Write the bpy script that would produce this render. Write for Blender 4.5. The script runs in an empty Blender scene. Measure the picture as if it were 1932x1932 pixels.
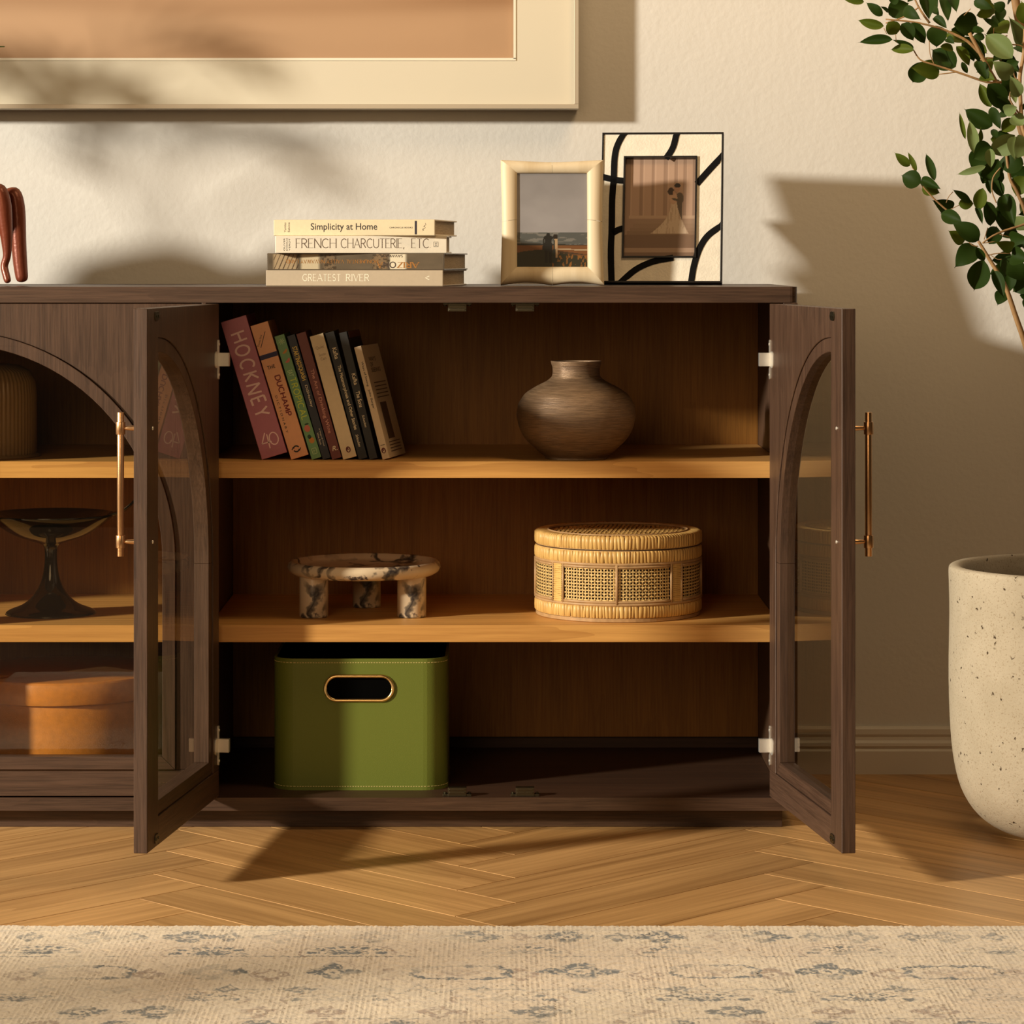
import bpy, bmesh, math, random
import numpy as np
from mathutils import Vector, Matrix, geometry, noise as mnoise
random.seed(7)
rng = np.random.default_rng(7)
C = bpy.context.scene.collection
S = bpy.context.scene
PI = math.pi
R = math.radians

# ------------------------------------------------------------------ camera, light, exposure
F, H, CX, CY = 5580.0, 0.9016, 950.0, 485.0      # focal length in px of a 1932 px frame, eye height, optical axis
def P(px, py, Y):                                 # a point at depth Y seen at a place of the photograph
    return Vector(((px - CX) * Y / F, Y, H - (py - CY) * Y / F))
def PX(px, Y): return (px - CX) * Y / F
cam = bpy.data.cameras.new('camera')
cam.sensor_width = 36; cam.lens = 36 * F / 1932
cam.shift_x = (966 - CX) / 1932; cam.shift_y = (CY - 966) / 1932
cam.clip_start = 0.1; cam.clip_end = 60
camo = bpy.data.objects.new('camera', cam); C.objects.link(camo)
camo.location = (0, 0, H); camo.rotation_euler = (R(90), 0, 0)
S.camera = camo
w = bpy.data.worlds.new('world'); S.world = w; w.use_nodes = True
w.node_tree.nodes['Background'].inputs[0].default_value = (1.0, 0.72, 0.42, 1)
w.node_tree.nodes['Background'].inputs[1].default_value = 0.045
def lamp(name, kind, loc, energy, color, size=None, target=None):
    l = bpy.data.lights.new(name, kind); l.energy = energy; l.color = color
    if kind == 'AREA': l.shape = 'DISK'; l.size = size
    else: l.shadow_soft_size = size
    o = bpy.data.objects.new(name, l); C.objects.link(o); o.location = loc
    if target is not None:
        o.rotation_euler = (Vector(target) - Vector(loc)).to_track_quat('-Z', 'Y').to_euler()
    return o
lamp('warm_key_lamp', 'POINT', (-6.0, 1.29, 2.45), 3350, (1.0, 0.905, 0.745), 0.24)
lamp('soft_fill_lamp', 'AREA', (-1.0, 0.6, 1.7), 22, (1.0, 0.67, 0.37), 1.8, (0.1, 5, 0.7))
lamp('high_fill_lamp', 'AREA', (0.7, 4.0, 2.5), 17, (1.0, 0.66, 0.34), 0.9, (0.7, 5.1, 2.1))  # added fill for the shaded upper wall; no lamp hangs there
vs = S.view_settings
S.display_settings.display_device = 'sRGB'
vs.view_transform = 'Standard'; vs.look = 'None'; vs.gamma = 1; vs.exposure = 0; vs.use_curve_mapping = False
S.cycles.use_denoising = True
S.cycles.max_bounces = 10; S.cycles.transparent_max_bounces = 24
S.cycles.caustics_reflective = False; S.cycles.caustics_refractive = False
S.cycles.sample_clamp_indirect = 4

# ------------------------------------------------------------------ materials
def lin(c):
    return tuple(((v/255)/12.92 if v/255 <= .04045 else ((v/255+.055)/1.055)**2.4) for v in c) + (1,)
def new_mat(name):
    m = bpy.data.materials.new(name); m.use_nodes = True
    nt = m.node_tree; return m, nt, nt.nodes['Principled BSDF']
def N(nt, t, **k):
    n = nt.nodes.new(t)
    for a, b in k.items(): setattr(n, a, b)
    return n
def L(nt, a, b): nt.links.new(a, b)
def texco(nt, scale=(1,1,1), rnd=False, rot=(0,0,0)):
    tc = N(nt, 'ShaderNodeTexCoord'); mp = N(nt, 'ShaderNodeMapping')
    mp.inputs['Scale'].default_value = scale; mp.inputs['Rotation'].default_value = rot
    if rnd:
        oi = N(nt, 'ShaderNodeObjectInfo'); va = N(nt, 'ShaderNodeVectorMath', operation='SCALE')
        cx = N(nt, 'ShaderNodeCombineXYZ')
        for i in range(3): L(nt, oi.outputs['Random'], cx.inputs[i])
        L(nt, cx.outputs[0], va.inputs[0]); va.inputs['Scale'].default_value = 7.0
        ad = N(nt, 'ShaderNodeVectorMath', operation='ADD')
        L(nt, tc.outputs['Object'], ad.inputs[0]); L(nt, va.outputs[0], ad.inputs[1])
        L(nt, ad.outputs[0], mp.inputs['Vector'])
    else: L(nt, tc.outputs['Object'], mp.inputs['Vector'])
    return mp.outputs[0]
def nz(nt, vec, scale, detail=4, rough=.55, dist=0):
    n = N(nt, 'ShaderNodeTexNoise'); n.inputs['Scale'].default_value = scale
    n.inputs['Detail'].default_value = detail; n.inputs['Roughness'].default_value = rough
    n.inputs['Distortion'].default_value = dist
    L(nt, vec, n.inputs['Vector']); return n.outputs['Fac']
def ramp(nt, fac, stops, interp='LINEAR'):
    r = N(nt, 'ShaderNodeValToRGB'); r.color_ramp.interpolation = interp
    e = r.color_ramp.elements
    while len(e) < len(stops): e.new(0.5)
    for k, (p, c) in enumerate(stops): e[k].position = p; e[k].color = c
    L(nt, fac, r.inputs[0]); return r.outputs['Color']
def bump(nt, b, h, strength, dist=.001):
    n = N(nt, 'ShaderNodeBump'); n.inputs['Strength'].default_value = strength; n.inputs['Distance'].default_value = dist
    L(nt, h, n.inputs['Height']); L(nt, n.outputs[0], b.inputs['Normal'])
def mix(nt, a, b, fac, mode='MIX'):
    n = N(nt, 'ShaderNodeMix', data_type='RGBA', blend_type=mode)
    for s, v in ((n.inputs[0], fac), (n.inputs[6], a), (n.inputs[7], b)):
        if hasattr(v, 'links') or hasattr(v, 'is_linked'): L(nt, v, s)
        else: s.default_value = v
    return n.outputs[2]
def plain(name, c, rough=.5, metal=0, spec=.5, bs=0, bscale=300, coat=0, var=0):
    m, nt, b = new_mat(name)
    col = lin(c) if max(c) > 1 else tuple(c) + (1,)
    b.inputs['Base Color'].default_value = col
    b.inputs['Roughness'].default_value = rough; b.inputs['Metallic'].default_value = metal
    b.inputs['Specular IOR Level'].default_value = spec; b.inputs['Coat Weight'].default_value = coat
    v = texco(nt)
    if var:
        f = nz(nt, v, bscale * .2, 5)
        d = tuple(x * (1 - var) for x in col[:3]) + (1,)
        L(nt, ramp(nt, f, [(.3, d), (.7, col)]), b.inputs['Base Color'])
    if bs: bump(nt, b, nz(nt, v, bscale, 3), bs)
    return m
def wood(name, dark, light, axis='z', fine=90, rough=.5, bs=.25, spec=.4, rnd=False, fig=.5):
    m, nt, b = new_mat(name)
    along = {'x': (1/28, 1, 1), 'y': (1, 1/28, 1), 'z': (1, 1, 1/28)}[axis]
    v = texco(nt, along, rnd)
    a = nz(nt, v, fine * 3.2, 5, .6)
    c = nz(nt, v, fine * .55, 4, .6, .4)
    along2 = {'x': (1/9, 1, 1), 'y': (1, 1/9, 1), 'z': (1, 1, 1/9)}[axis]
    v2 = texco(nt, along2, rnd)
    wv = N(nt, 'ShaderNodeTexWave', wave_type='RINGS', wave_profile='SAW')
    wv.inputs['Scale'].default_value = fine * .18; wv.inputs['Distortion'].default_value = 7
    wv.inputs['Detail'].default_value = 3; wv.inputs['Detail Scale'].default_value = 1.2
    L(nt, v2, wv.inputs['Vector'])
    col1 = ramp(nt, a, [(.32, dark), (.62, light)])
    col2 = ramp(nt, c, [(.3, dark), (.7, light)])
    col = mix(nt, col1, col2, .45)
    col = mix(nt, col, ramp(nt, wv.outputs['Fac'], [(0, dark), (1, light)]), fig * .5)
    if rnd:
        oi = N(nt, 'ShaderNodeObjectInfo'); hs = N(nt, 'ShaderNodeHueSaturation')
        mr = N(nt, 'ShaderNodeMapRange'); mr.inputs[3].default_value = .86; mr.inputs[4].default_value = 1.12
        L(nt, oi.outputs['Random'], mr.inputs[0]); L(nt, mr.outputs[0], hs.inputs['Value']); L(nt, col, hs.inputs['Color'])
        col = hs.outputs[0]
    L(nt, col, b.inputs['Base Color'])
    b.inputs['Roughness'].default_value = rough; b.inputs['Specular IOR Level'].default_value = spec
    bump(nt, b, a, bs, .0006)
    return m
M = {}
DKA, DKB = (.028, .0145, .009, 1), (.105, .058, .036, 1)
M['dark_v'] = wood('dark_oak_upright', DKA, DKB, 'z', 110, .42, .5, fig=.22)
M['dark_h'] = wood('dark_oak_lengthwise', DKA, DKB, 'x', 110, .42, .4, fig=.3)
M['dark_in'] = wood('dark_stain_inside', (.03, .014, .008, 1), (.07, .034, .02, 1), 'x', 60, .5, .1)
M['oak_h'] = wood('golden_oak_shelf', (.50, .24, .066, 1), (.82, .46, .145, 1), 'x', 60, .45, .15, fig=.7)
M['oak_v'] = wood('shaded_oak_panel', (.20, .085, .015, 1), (.38, .17, .030, 1), 'z', 110, .5, .2, fig=.3)  # shelf oak again, darkened to carry the shade inside the cabinet
M['floor'] = wood('floor_oak', (.31, .155, .050, 1), (.74, .43, .17, 1), 'x', 26, .40, .1, .45, True, .5)
M['gap'] = plain('floor_joint', (.10, .05, .02), .8)
# glass with a faint tint; reflections by Fresnel
def glass_mat(name, tint, rough=.0, ior=1.5):
    m, nt, b = new_mat(name); nt.nodes.remove(b)
    t = N(nt, 'ShaderNodeBsdfTransparent'); t.inputs[0].default_value = tint
    g = N(nt, 'ShaderNodeBsdfGlossy'); g.inputs['Roughness'].default_value = rough
    geo = N(nt, 'ShaderNodeNewGeometry'); dt = N(nt, 'ShaderNodeVectorMath', operation='DOT_PRODUCT')
    L(nt, geo.outputs['Normal'], dt.inputs[0]); L(nt, geo.outputs['Incoming'], dt.inputs[1])
    def mt(op, a, b_=None):
        n = N(nt, 'ShaderNodeMath', operation=op)
        for i, v in enumerate((a, b_)):
            if v is None: continue
            if isinstance(v, (int, float)): n.inputs[i].default_value = v
            else: L(nt, v, n.inputs[i])
        return n.outputs[0]
    cs = mt('ABSOLUTE', dt.outputs['Value']); p5 = mt('POWER', mt('SUBTRACT', 1.0, cs), 3.6)
    f0 = 1.8 * ((ior-1)/(ior+1))**2
    fres = mt('ADD', mt('MULTIPLY', p5, 1-f0), f0)
    mx = N(nt, 'ShaderNodeMixShader')
    L(nt, fres, mx.inputs[0]); L(nt, t.outputs[0], mx.inputs[1]); L(nt, g.outputs[0], mx.inputs[2])
    L(nt, mx.outputs[0], nt.nodes['Material Output'].inputs[0]); return m
M['glass'] = glass_mat('pane_glass', (.90, .87, .78, 1))
M['clear'] = glass_mat('picture_glass', (.97, .97, .96, 1), 0, 1.08)
M['brass'] = plain('brushed_brass', (.70, .42, .21), .28, 1, bs=.1, bscale=900)
M['gold'] = plain('polished_gold', (.92, .68, .32), .25, 1)
M['nickel'] = plain('nickel', (.86, .83, .76), .42, .85)
M['catch'] = plain('catch_metal', (.11, .10, .07), .35, 1)
def wall_mat():
    m, nt, b = new_mat('painted_plaster'); v = texco(nt)
    b.inputs['Base Color'].default_value = (.66, .645, .61, 1)
    b.inputs['Roughness'].default_value = .8; b.inputs['Specular IOR Level'].default_value = .2
    a = nz(nt, v, 95, 4, .5); c = nz(nt, v, 14, 3)
    h = N(nt, 'ShaderNodeMath', operation='MULTIPLY_ADD'); h.inputs[1].default_value = 1.5
    L(nt, c, h.inputs[0]); L(nt, a, h.inputs[2])
    bump(nt, b, h.outputs[0], .30, .0022); return m
M['wall'] = wall_mat()
M['trim'] = plain('baseboard_paint', (.66, .62, .55), .5)

# ------------------------------------------------------------------ geometry helpers
def obj(name, bm, m=None, parent=None, smooth=False, bevel=0, loc=None, rot=None):
    me = bpy.data.meshes.new(name)
    if isinstance(bm, bmesh.types.BMesh):
        bmesh.ops.recalc_face_normals(bm, faces=bm.faces)
        bm.to_mesh(me); bm.free()
    else: me = bm
    if m is not None:
        for mm in (m if isinstance(m, (list, tuple)) else [m]): me.materials.append(mm)
    if smooth: me.polygons.foreach_set('use_smooth', [True] * len(me.polygons))
    o = bpy.data.objects.new(name, me); C.objects.link(o)
    if parent: o.parent = parent
    if loc is not None: o.location = loc
    if rot is not None: o.rotation_euler = rot
    if bevel:
        b = o.modifiers.new('bevel', 'BEVEL'); b.width = bevel; b.segments = 2; b.limit_method = 'ANGLE'; b.angle_limit = R(40)
        b.harden_normals = False
    return o
def empty(name, loc=(0,0,0), rot=(0,0,0), parent=None):
    o = bpy.data.objects.new(name, None); C.objects.link(o); o.location = loc; o.rotation_euler = rot
    o.empty_display_size = .05
    if parent: o.parent = parent
    return o
def tag(o, label=None, cat=None, group=None, kind=None):
    if label: o['label'] = label
    if cat: o['category'] = cat
    if group: o['group'] = group
    if kind: o['kind'] = kind
    return o
def BM(): return bmesh.new()
def box(bm, x0, x1, y0, y1, z0, z1, mi=0, mat=None):
    v = [bm.verts.new((x, y, z)) for x in (x0, x1) for y in (y0, y1) for z in (z0, z1)]
    if mat is not None:
        for q in v: q.co = mat @ q.co
    for f in ((0,1,3,2), (4,6,7,5), (0,4,5,1), (2,3,7,6), (0,2,6,4), (1,5,7,3)):
        fc = bm.faces.new([v[i] for i in f]); fc.material_index = mi
    return bm
def lathe(bm, prof, n=48, center=(0,0), mi=0, rfun=None, close=True):
    rings = []
    for r, z in prof:
        if r < 1e-6: rings.append([bm.verts.new((center[0], center[1], z))])
        else:
            rings.append([bm.verts.new((center[0] + (r + (rfun(2*PI*i/n, z, r) if rfun else 0)) * math.cos(2*PI*i/n),
                                        center[1] + (r + (rfun(2*PI*i/n, z, r) if rfun else 0)) * math.sin(2*PI*i/n), z)) for i in range(n)])
    for a, b in zip(rings, rings[1:]):
        for i in range(n):
            j = (i + 1) % n
            q = ([a[0]] if len(a) == 1 else [a[i], a[j]]) + ([b[0]] if len(b) == 1 else [b[j], b[i]])
            if len(q) > 2:
                f = bm.faces.new(q); f.material_index = mi
    return bm
def tube(bm, pts, rad, n=10, caps=True, mi=0, squash=1.0):
    pts = [Vector(p) for p in pts]
    rad = rad if isinstance(rad, (list, tuple)) else [rad] * len(pts)
    rings = []; up = None
    for i, p in enumerate(pts):
        t = (pts[min(i+1, len(pts)-1)] - pts[max(i-1, 0)]).normalized()
        if up is None:
            up = Vector((0,0,1)) if abs(t.z) < .9 else Vector((1,0,0))
        a = t.cross(up).normalized(); up = a.cross(t).normalized()
        rings.append([bm.verts.new(p + (a * math.cos(2*PI*k/n) + up * math.sin(2*PI*k/n) * squash) * rad[i]) for k in range(n)])
    for a, b in zip(rings, rings[1:]):
        for k in range(n):
            f = bm.faces.new((a[k], a[(k+1)%n], b[(k+1)%n], b[k])); f.material_index = mi
    if caps:
        bm.faces.new(rings[0][::-1]).material_index = mi; bm.faces.new(rings[-1]).material_index = mi
    return bm
def poly(bm, loops, y0, y1, mi=0, T=None):
    """flat shape with holes in x,z, given a thickness y0..y1"""
    l3 = [[Vector((x, z, 0)) for x, z in lp] for lp in loops]
    tris = geometry.tessellate_polygon(l3)
    flat = [p for lp in loops for p in lp]
    T = T or (lambda v: v)
    def mk(y): return [bm.verts.new(T(Vector((x, y, z)))) for x, z in flat]
    a = mk(y0); faces = []
    for t in tris:
        try: faces.append(bm.faces.new([a[i] for i in t]))
        except ValueError: pass
    if y1 is not None and y1 != y0:
        b = mk(y1)
        for t in tris:
            try: faces.append(bm.faces.new([b[i] for i in t][::-1]))
            except ValueError: pass
        k = 0
        for lp in loops:
            n = len(lp)
            for i in range(n):
                j = (i + 1) % n
                faces.append(bm.faces.new((a[k+i], a[k+j], b[k+j], b[k+i])))
            k += n
    for f in faces: f.material_index = mi
    return bm
def ribbon(bm, pts, wid, y0, y1, T=None, closed=False):
    """a stroke of given width along x,z points"""
    n = len(pts); Lf, Rt = [], []
    for i in range(n):
        a = pts[(i-1) % n] if closed else pts[max(i-1, 0)]
        b = pts[(i+1) % n] if closed else pts[min(i+1, n-1)]
        dx, dz = b[0]-a[0], b[1]-a[1]; d = math.hypot(dx, dz) or 1
        wi = wid[i] if isinstance(wid, (list, tuple)) else wid
        ox, oz = -dz/d*wi/2, dx/d*wi/2
        Lf.append((pts[i][0]+ox, pts[i][1]+oz)); Rt.append((pts[i][0]-ox, pts[i][1]-oz))
    T = T or (lambda v: v)
    ys = (y0,) if y1 is None else (y0, y1)
    lay = [([bm.verts.new(T(Vector((x, y, z)))) for x, z in Lf], [bm.verts.new(T(Vector((x, y, z)))) for x, z in Rt]) for y in ys]
    rg = range(n if closed else n-1)
    for a, b in lay:
        for i in rg:
            j = (i+1) % n; bm.faces.new((a[i], a[j], b[j], b[i]))
    if y1 is not None:
        for s in (0, 1):
            for i in rg:
                j = (i+1) % n; bm.faces.new((lay[0][s][i], lay[0][s][j], lay[1][s][j], lay[1][s][i]))
        if not closed:
            for i in (0, n-1): bm.faces.new((lay[0][0][i], lay[0][1][i], lay[1][1][i], lay[1][0][i]))
    return bm
def arc(cx, cz, rx, rz, a0, a1, n):
    return [(cx + rx*math.cos(R(a0+(a1-a0)*i/n)), cz + rz*math.sin(R(a0+(a1-a0)*i/n))) for i in range(n+1)]
def rrect(x0, x1, z0, z1, r, n=6):
    return arc(x1-r, z0+r, r, r, -90, 0, n) + arc(x1-r, z1-r, r, r, 0, 90, n) + arc(x0+r, z1-r, r, r, 90, 180, n) + arc(x0+r, z0+r, r, r, 180, 270, n)
def smooth_path(pts, n=6):
    out = []; P_ = [Vector(p) for p in pts]
    for i in range(len(P_)-1):
        p0, p1, p2, p3 = P_[max(i-1,0)], P_[i], P_[i+1], P_[min(i+2,len(P_)-1)]
        for k in range(n):
            t = k/n
            out.append(.5*((2*p1)+(p2-p0)*t+(2*p0-5*p1+4*p2-p3)*t*t+(3*p1-p0-3*p2+p3)*t**3))
    out.append(P_[-1]); return out
# lettering: built-in face, fitted to a box; local x runs along `ax`, up runs along `up`, o = lower left corner
def text_mesh(s, offset=0.0, shear=0.0, spacing=1.0):
    cu = bpy.data.curves.new('t', 'FONT'); cu.body = s; cu.size = 1; cu.offset = offset; cu.shear = shear
    cu.space_character = spacing; cu.resolution_u = 4
    to = bpy.data.objects.new('t', cu); C.objects.link(to)
    dg = bpy.context.evaluated_depsgraph_get(); dg.update()
    me = bpy.data.meshes.new_from_object(to.evaluated_get(dg))
    bpy.data.objects.remove(to); bpy.data.curves.remove(cu)
    return me
def put_text(s, o, ax, up, wid, hei, m, parent, name='lettering', offset=0.0, shear=0.0, spacing=1.0, label=None):
    me = text_mesh(s, offset, shear, spacing)
    n = len(me.vertices); co = np.empty(n*3); me.vertices.foreach_get('co', co); co = co.reshape(-1, 3)
    mn, mx = co.min(0), co.max(0)
    u = (co[:, 0]-mn[0])/(mx[0]-mn[0])*wid; v = (co[:, 1]-mn[1])/(mx[1]-mn[1])*hei
    A, U, O = np.array(ax, float), np.array(up, float), np.array(o, float)
    me.vertices.foreach_set('co', (O + u[:, None]*A + v[:, None]*U).ravel())
    me.materials.clear(); me.materials.append(m); me.name = name
    t = bpy.data.objects.new(name, me); C.objects.link(t); t.parent = parent
    if label: t['label'] = label
    return t
# serif / hand capitals as strokes on a unit box: (x,z) polylines, 'c' curves already sampled
def q(cx, cz, rx, rz, a, b, n=10): return arc(cx, cz, rx, rz, a, b, n)
GL = {
 'A': (.8, [[(0,0),(.4,1)],[(.4,1),(.8,0)],[(.14,.34),(.66,.34)]]),
 'B': (.6, [[(0,0),(0,1)],[(0,1)]+q(.3,.76,.25,.24,90,-90),[(0,.52)]+q(.3,.26,.3,.26,90,-90)+[(0,0)]]),
 'C': (.75, [q(.42,.5,.42,.5,48,312,16)]),
 'D': (.75, [[(0,0),(0,1)],[(0,1)]+q(.3,.5,.45,.5,90,-90,12)+[(0,0)]]),
 'E': (.55, [[(0,0),(0,1)],[(0,1),(.52,1)],[(0,.52),(.42,.52)],[(0,0),(.55,0)]]),
 'F': (.5, [[(0,0),(0,1)],[(0,1),(.5,1)],[(0,.52),(.4,.52)]]),
 'G': (.8, [q(.42,.5,.42,.5,48,320,16)+[(.74,.42),(.52,.42)]]),
 'H': (.7, [[(0,0),(0,1)],[(.7,0),(.7,1)],[(0,.52),(.7,.52)]]),
 'I': (.05, [[(.02,0),(.02,1)]]),
 'K': (.6, [[(0,0),(0,1)],[(.58,1),(0,.45)],[(.12,.56),(.6,0)]]),
 'L': (.5, [[(0,1),(0,0)],[(0,0),(.5,0)]]),
 'M': (.85, [[(0,0),(.05,1)],[(.05,1),(.42,.15)],[(.42,.15),(.8,1)],[(.8,1),(.85,0)]]),
 'N': (.72, [[(0,0),(0,1)],[(0,1),(.72,0)],[(.72,0),(.72,1)]]),
 'O': (.85, [q(.42,.5,.42,.5,0,360,20)]),
 'P': (.55, [[(0,0),(0,1)],[(0,1)]+q(.28,.73,.27,.27,90,-90)+[(0,.46)]]),
 'R': (.62, [[(0,0),(0,1)],[(0,1)]+q(.28,.75,.27,.25,90,-90)+[(0,.5)],[(.25,.5),(.62,0)]]),
 'S': (.5, [q(.25,.75,.22,.25,30,270,9)+q(.25,.25,.25,.25,90,-150,9)]),
 'T': (.65, [[(.32,0),(.32,1)],[(0,1),(.65,1)]]),
 'U': (.68, [[(0,1),(0,.35)]+q(.34,.34,.34,.34,180,360,9)+[(.68,1)]]),
 'V': (.72, [[(0,1),(.36,0)],[(.36,0),(.72,1)]]),
 'W': (1.0, [[(0,1),(.25,0)],[(.25,0),(.5,1)],[(.5,1),(.75,0)],[(.75,0),(1,1)]]),
 'Y': (.65, [[(0,1),(.32,.48)],[(.65,1),(.32,.48)],[(.32,.48),(.32,0)]]),
 'Z': (.6, [[(0,1),(.6,1)],[(.6,1),(0,0)],[(0,0),(.6,0)]]),
 '4': (.7, [[(.5,0),(.5,1)],[(.5,1),(0,.35)],[(0,.35),(.75,.35)]]),
 '0': (.75, [q(.37,.45,.36,.45,0,360,18)]),
 ',': (.1, [[(.08,.08),(0,-.14)]]), '.': (.08, [[(0,.0),(0,.09)]]), ' ': (.3, []),
}
def stroke_text(s, o, ax, up, wid, hei, m, parent, sw=.08, serif=0, gap=.16, name='lettering', jit=0, thin=None, label=None):
    bm = BM(); x = 0; sg = []
    for ch in s:
        wd, st = GL[ch]
        jr = random.uniform(-jit, jit); jz = random.uniform(-jit, jit) * .4
        for ln in st:
            pts = [(x + a, b) for a, b in ln]
            if jit:
                c0 = x + wd/2
                pts = [(c0 + (a-c0)*math.cos(jr) - (b-.5)*math.sin(jr), .5 + jz + (a-c0)*math.sin(jr) + (b-.5)*math.cos(jr)) for a, b in pts]
            k = 1.0
            if thin and len(pts) == 2 and (abs(pts[0][1]-pts[1][1]) < .1 or (pts[0][0] < pts[1][0]-.1 and pts[0][1] < pts[1][1])): k = thin
            sg.append((pts, sw*k))
            if serif:
                for p in (pts[0], pts[-1]):
                    if abs(pts[0][1]-pts[-1][1]) > .5 and len(pts) == 2 and (p[1] < .02 or p[1] > .98) and ch not in 'EFLDPRB'[:0]:
                        sg.append(([(p[0]-serif, p[1]), (p[0]+serif, p[1])], sw*.6))
        x += wd + gap
    tot = x - gap
    A, U, O = Vector(ax), Vector(up), Vector(o)
    nrm = A.cross(U).normalized()
    for k, (pts, ww) in enumerate(sg):
        T = lambda v, k=k: O + A * (v.x / tot * wid) + U * (v.z * hei) + nrm * (.00002 * (k % 5))
        asp = (wid/tot) / hei
        ribbon(bm, pts, ww, 0, None, T)
    t = obj(name, bm, m, parent)
    if label: t['label'] = label
    return t
# flat print as a coloured grid; func(u, v) -> rgb (linear) arrays
def print_mat(name, rough=.5):
    m, nt, b = new_mat(name); a = N(nt, 'ShaderNodeVertexColor'); a.layer_name = 'Col'
    L(nt, a.outputs['Color'], b.inputs['Base Color']); b.inputs['Roughness'].default_value = rough
    return m
def print_grid(name, wd, ht, nx, nz_, func, parent, loc=(0,0,0), mat=None):
    u, v = np.meshgrid(np.linspace(0, 1, nx), np.linspace(0, 1, nz_))
    co = np.stack([u*wd, np.zeros_like(u), v*ht], -1).reshape(-1, 3)
    idx = np.arange(nx*nz_).reshape(nz_, nx)
    fc = np.stack([idx[:-1,:-1], idx[:-1,1:], idx[1:,1:], idx[1:,:-1]], -1).reshape(-1, 4)
    me = bpy.data.meshes.new(name); me.from_pydata(co.tolist(), [], fc.tolist())
    rgb = func(u, v).reshape(-1, 3)
    ca = me.color_attributes.new('Col', 'FLOAT_COLOR', 'POINT')
    ca.data.foreach_set('color', np.concatenate([rgb, np.ones((len(rgb), 1))], 1).astype('f').ravel())
    me.materials.append(mat or M['print'])
    o = bpy.data.objects.new(name, me); C.objects.link(o); o.parent = parent; o.location = loc
    return o
M['print'] = print_mat('printed_paper', .45)
def vnoise(x, y, seed=0):      # smooth value noise on arrays
    g = np.random.default_rng(seed).random((64, 64))
    xi, yi = np.floor(x).astype(int), np.floor(y).astype(int); fx, fy = x-xi, y-yi
    fx = fx*fx*(3-2*fx); fy = fy*fy*(3-2*fy)
    G = lambda a, b: g[b % 64, a % 64]
    return (G(xi,yi)*(1-fx)+G(xi+1,yi)*fx)*(1-fy) + (G(xi,yi+1)*(1-fx)+G(xi+1,yi+1)*fx)*fy
def fbm(x, y, seed=0, o=4):
    s = 0; a = .5
    for k in range(o): s = s + a*vnoise(x*2**k, y*2**k, seed+k); a *= .5
    return s / (1 - .5**o)
def col3(c): return np.array(lin(c)[:3])

# ------------------------------------------------------------------ the room
Y0 = 4.65; YW = 5.17
def struct(o): o['kind'] = 'structure'; return o
bm = BM(); box(bm, -4.5, 3.0, YW, YW+.1, -.05, 2.9); struct(obj('wall_back', bm, M['wall']))
bm = BM()
prof = [(0, 0), (-.015, 0), (-.015, .040), (-.0125, .0435), (-.0125, .0465), (-.015, .049), (-.0145, .054), (-.0105, .0585), (-.0095, .064), (-.0115, .069), (-.011, .078), (-.007, .082), (0, .082)]
for i in range(len(prof)-1):
    a, b = prof[i], prof[i+1]
    bm.faces.new([bm.verts.new(v) for v in ((-4.5, YW+a[0], a[1]), (3, YW+a[0], a[1]), (3, YW+b[0], b[1]), (-4.5, YW+b[0], b[1]))])
struct(obj('baseboard_back', bm, M['trim']))
bm = BM(); box(bm, -4.5, 3.0, -.6, YW, -.06, -.004); floor = struct(obj('floor', bm, M['gap']))
# herringbone planks: each a part of the floor
PW, PL = .118, .6315
s2 = math.sqrt(.5)
x_off = -.513 - (PL - PW) * s2; y_off = 4.658 - (PL + PW) * s2
def plank_mesh(l, wd):
    bm = BM(); g = .0004; b = .0006
    lo = [(g, g), (l-g, g), (l-g, wd-g), (g, wd-g)]
    hi = [(g+b, g+b), (l-g-b, g+b), (l-g-b, wd-g-b), (g+b, wd-g-b)]
    V0 = [bm.verts.new((x, y, -.005)) for x, y in lo]; V1 = [bm.verts.new((x, y, -.0009)) for x, y in lo]; V2 = [bm.verts.new((x, y, 0)) for x, y in hi]
    for A_, B_ in ((V0, V1), (V1, V2)):
        for i in range(4): bm.faces.new((A_[i], A_[(i+1)%4], B_[(i+1)%4], B_[i]))
    bm.faces.new(V2)
    me = bpy.data.meshes.new('plank'); bm.to_mesh(me); bm.free(); me.materials.append(M['floor']); return me
pm = plank_mesh(PL, PW); first = True
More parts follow.
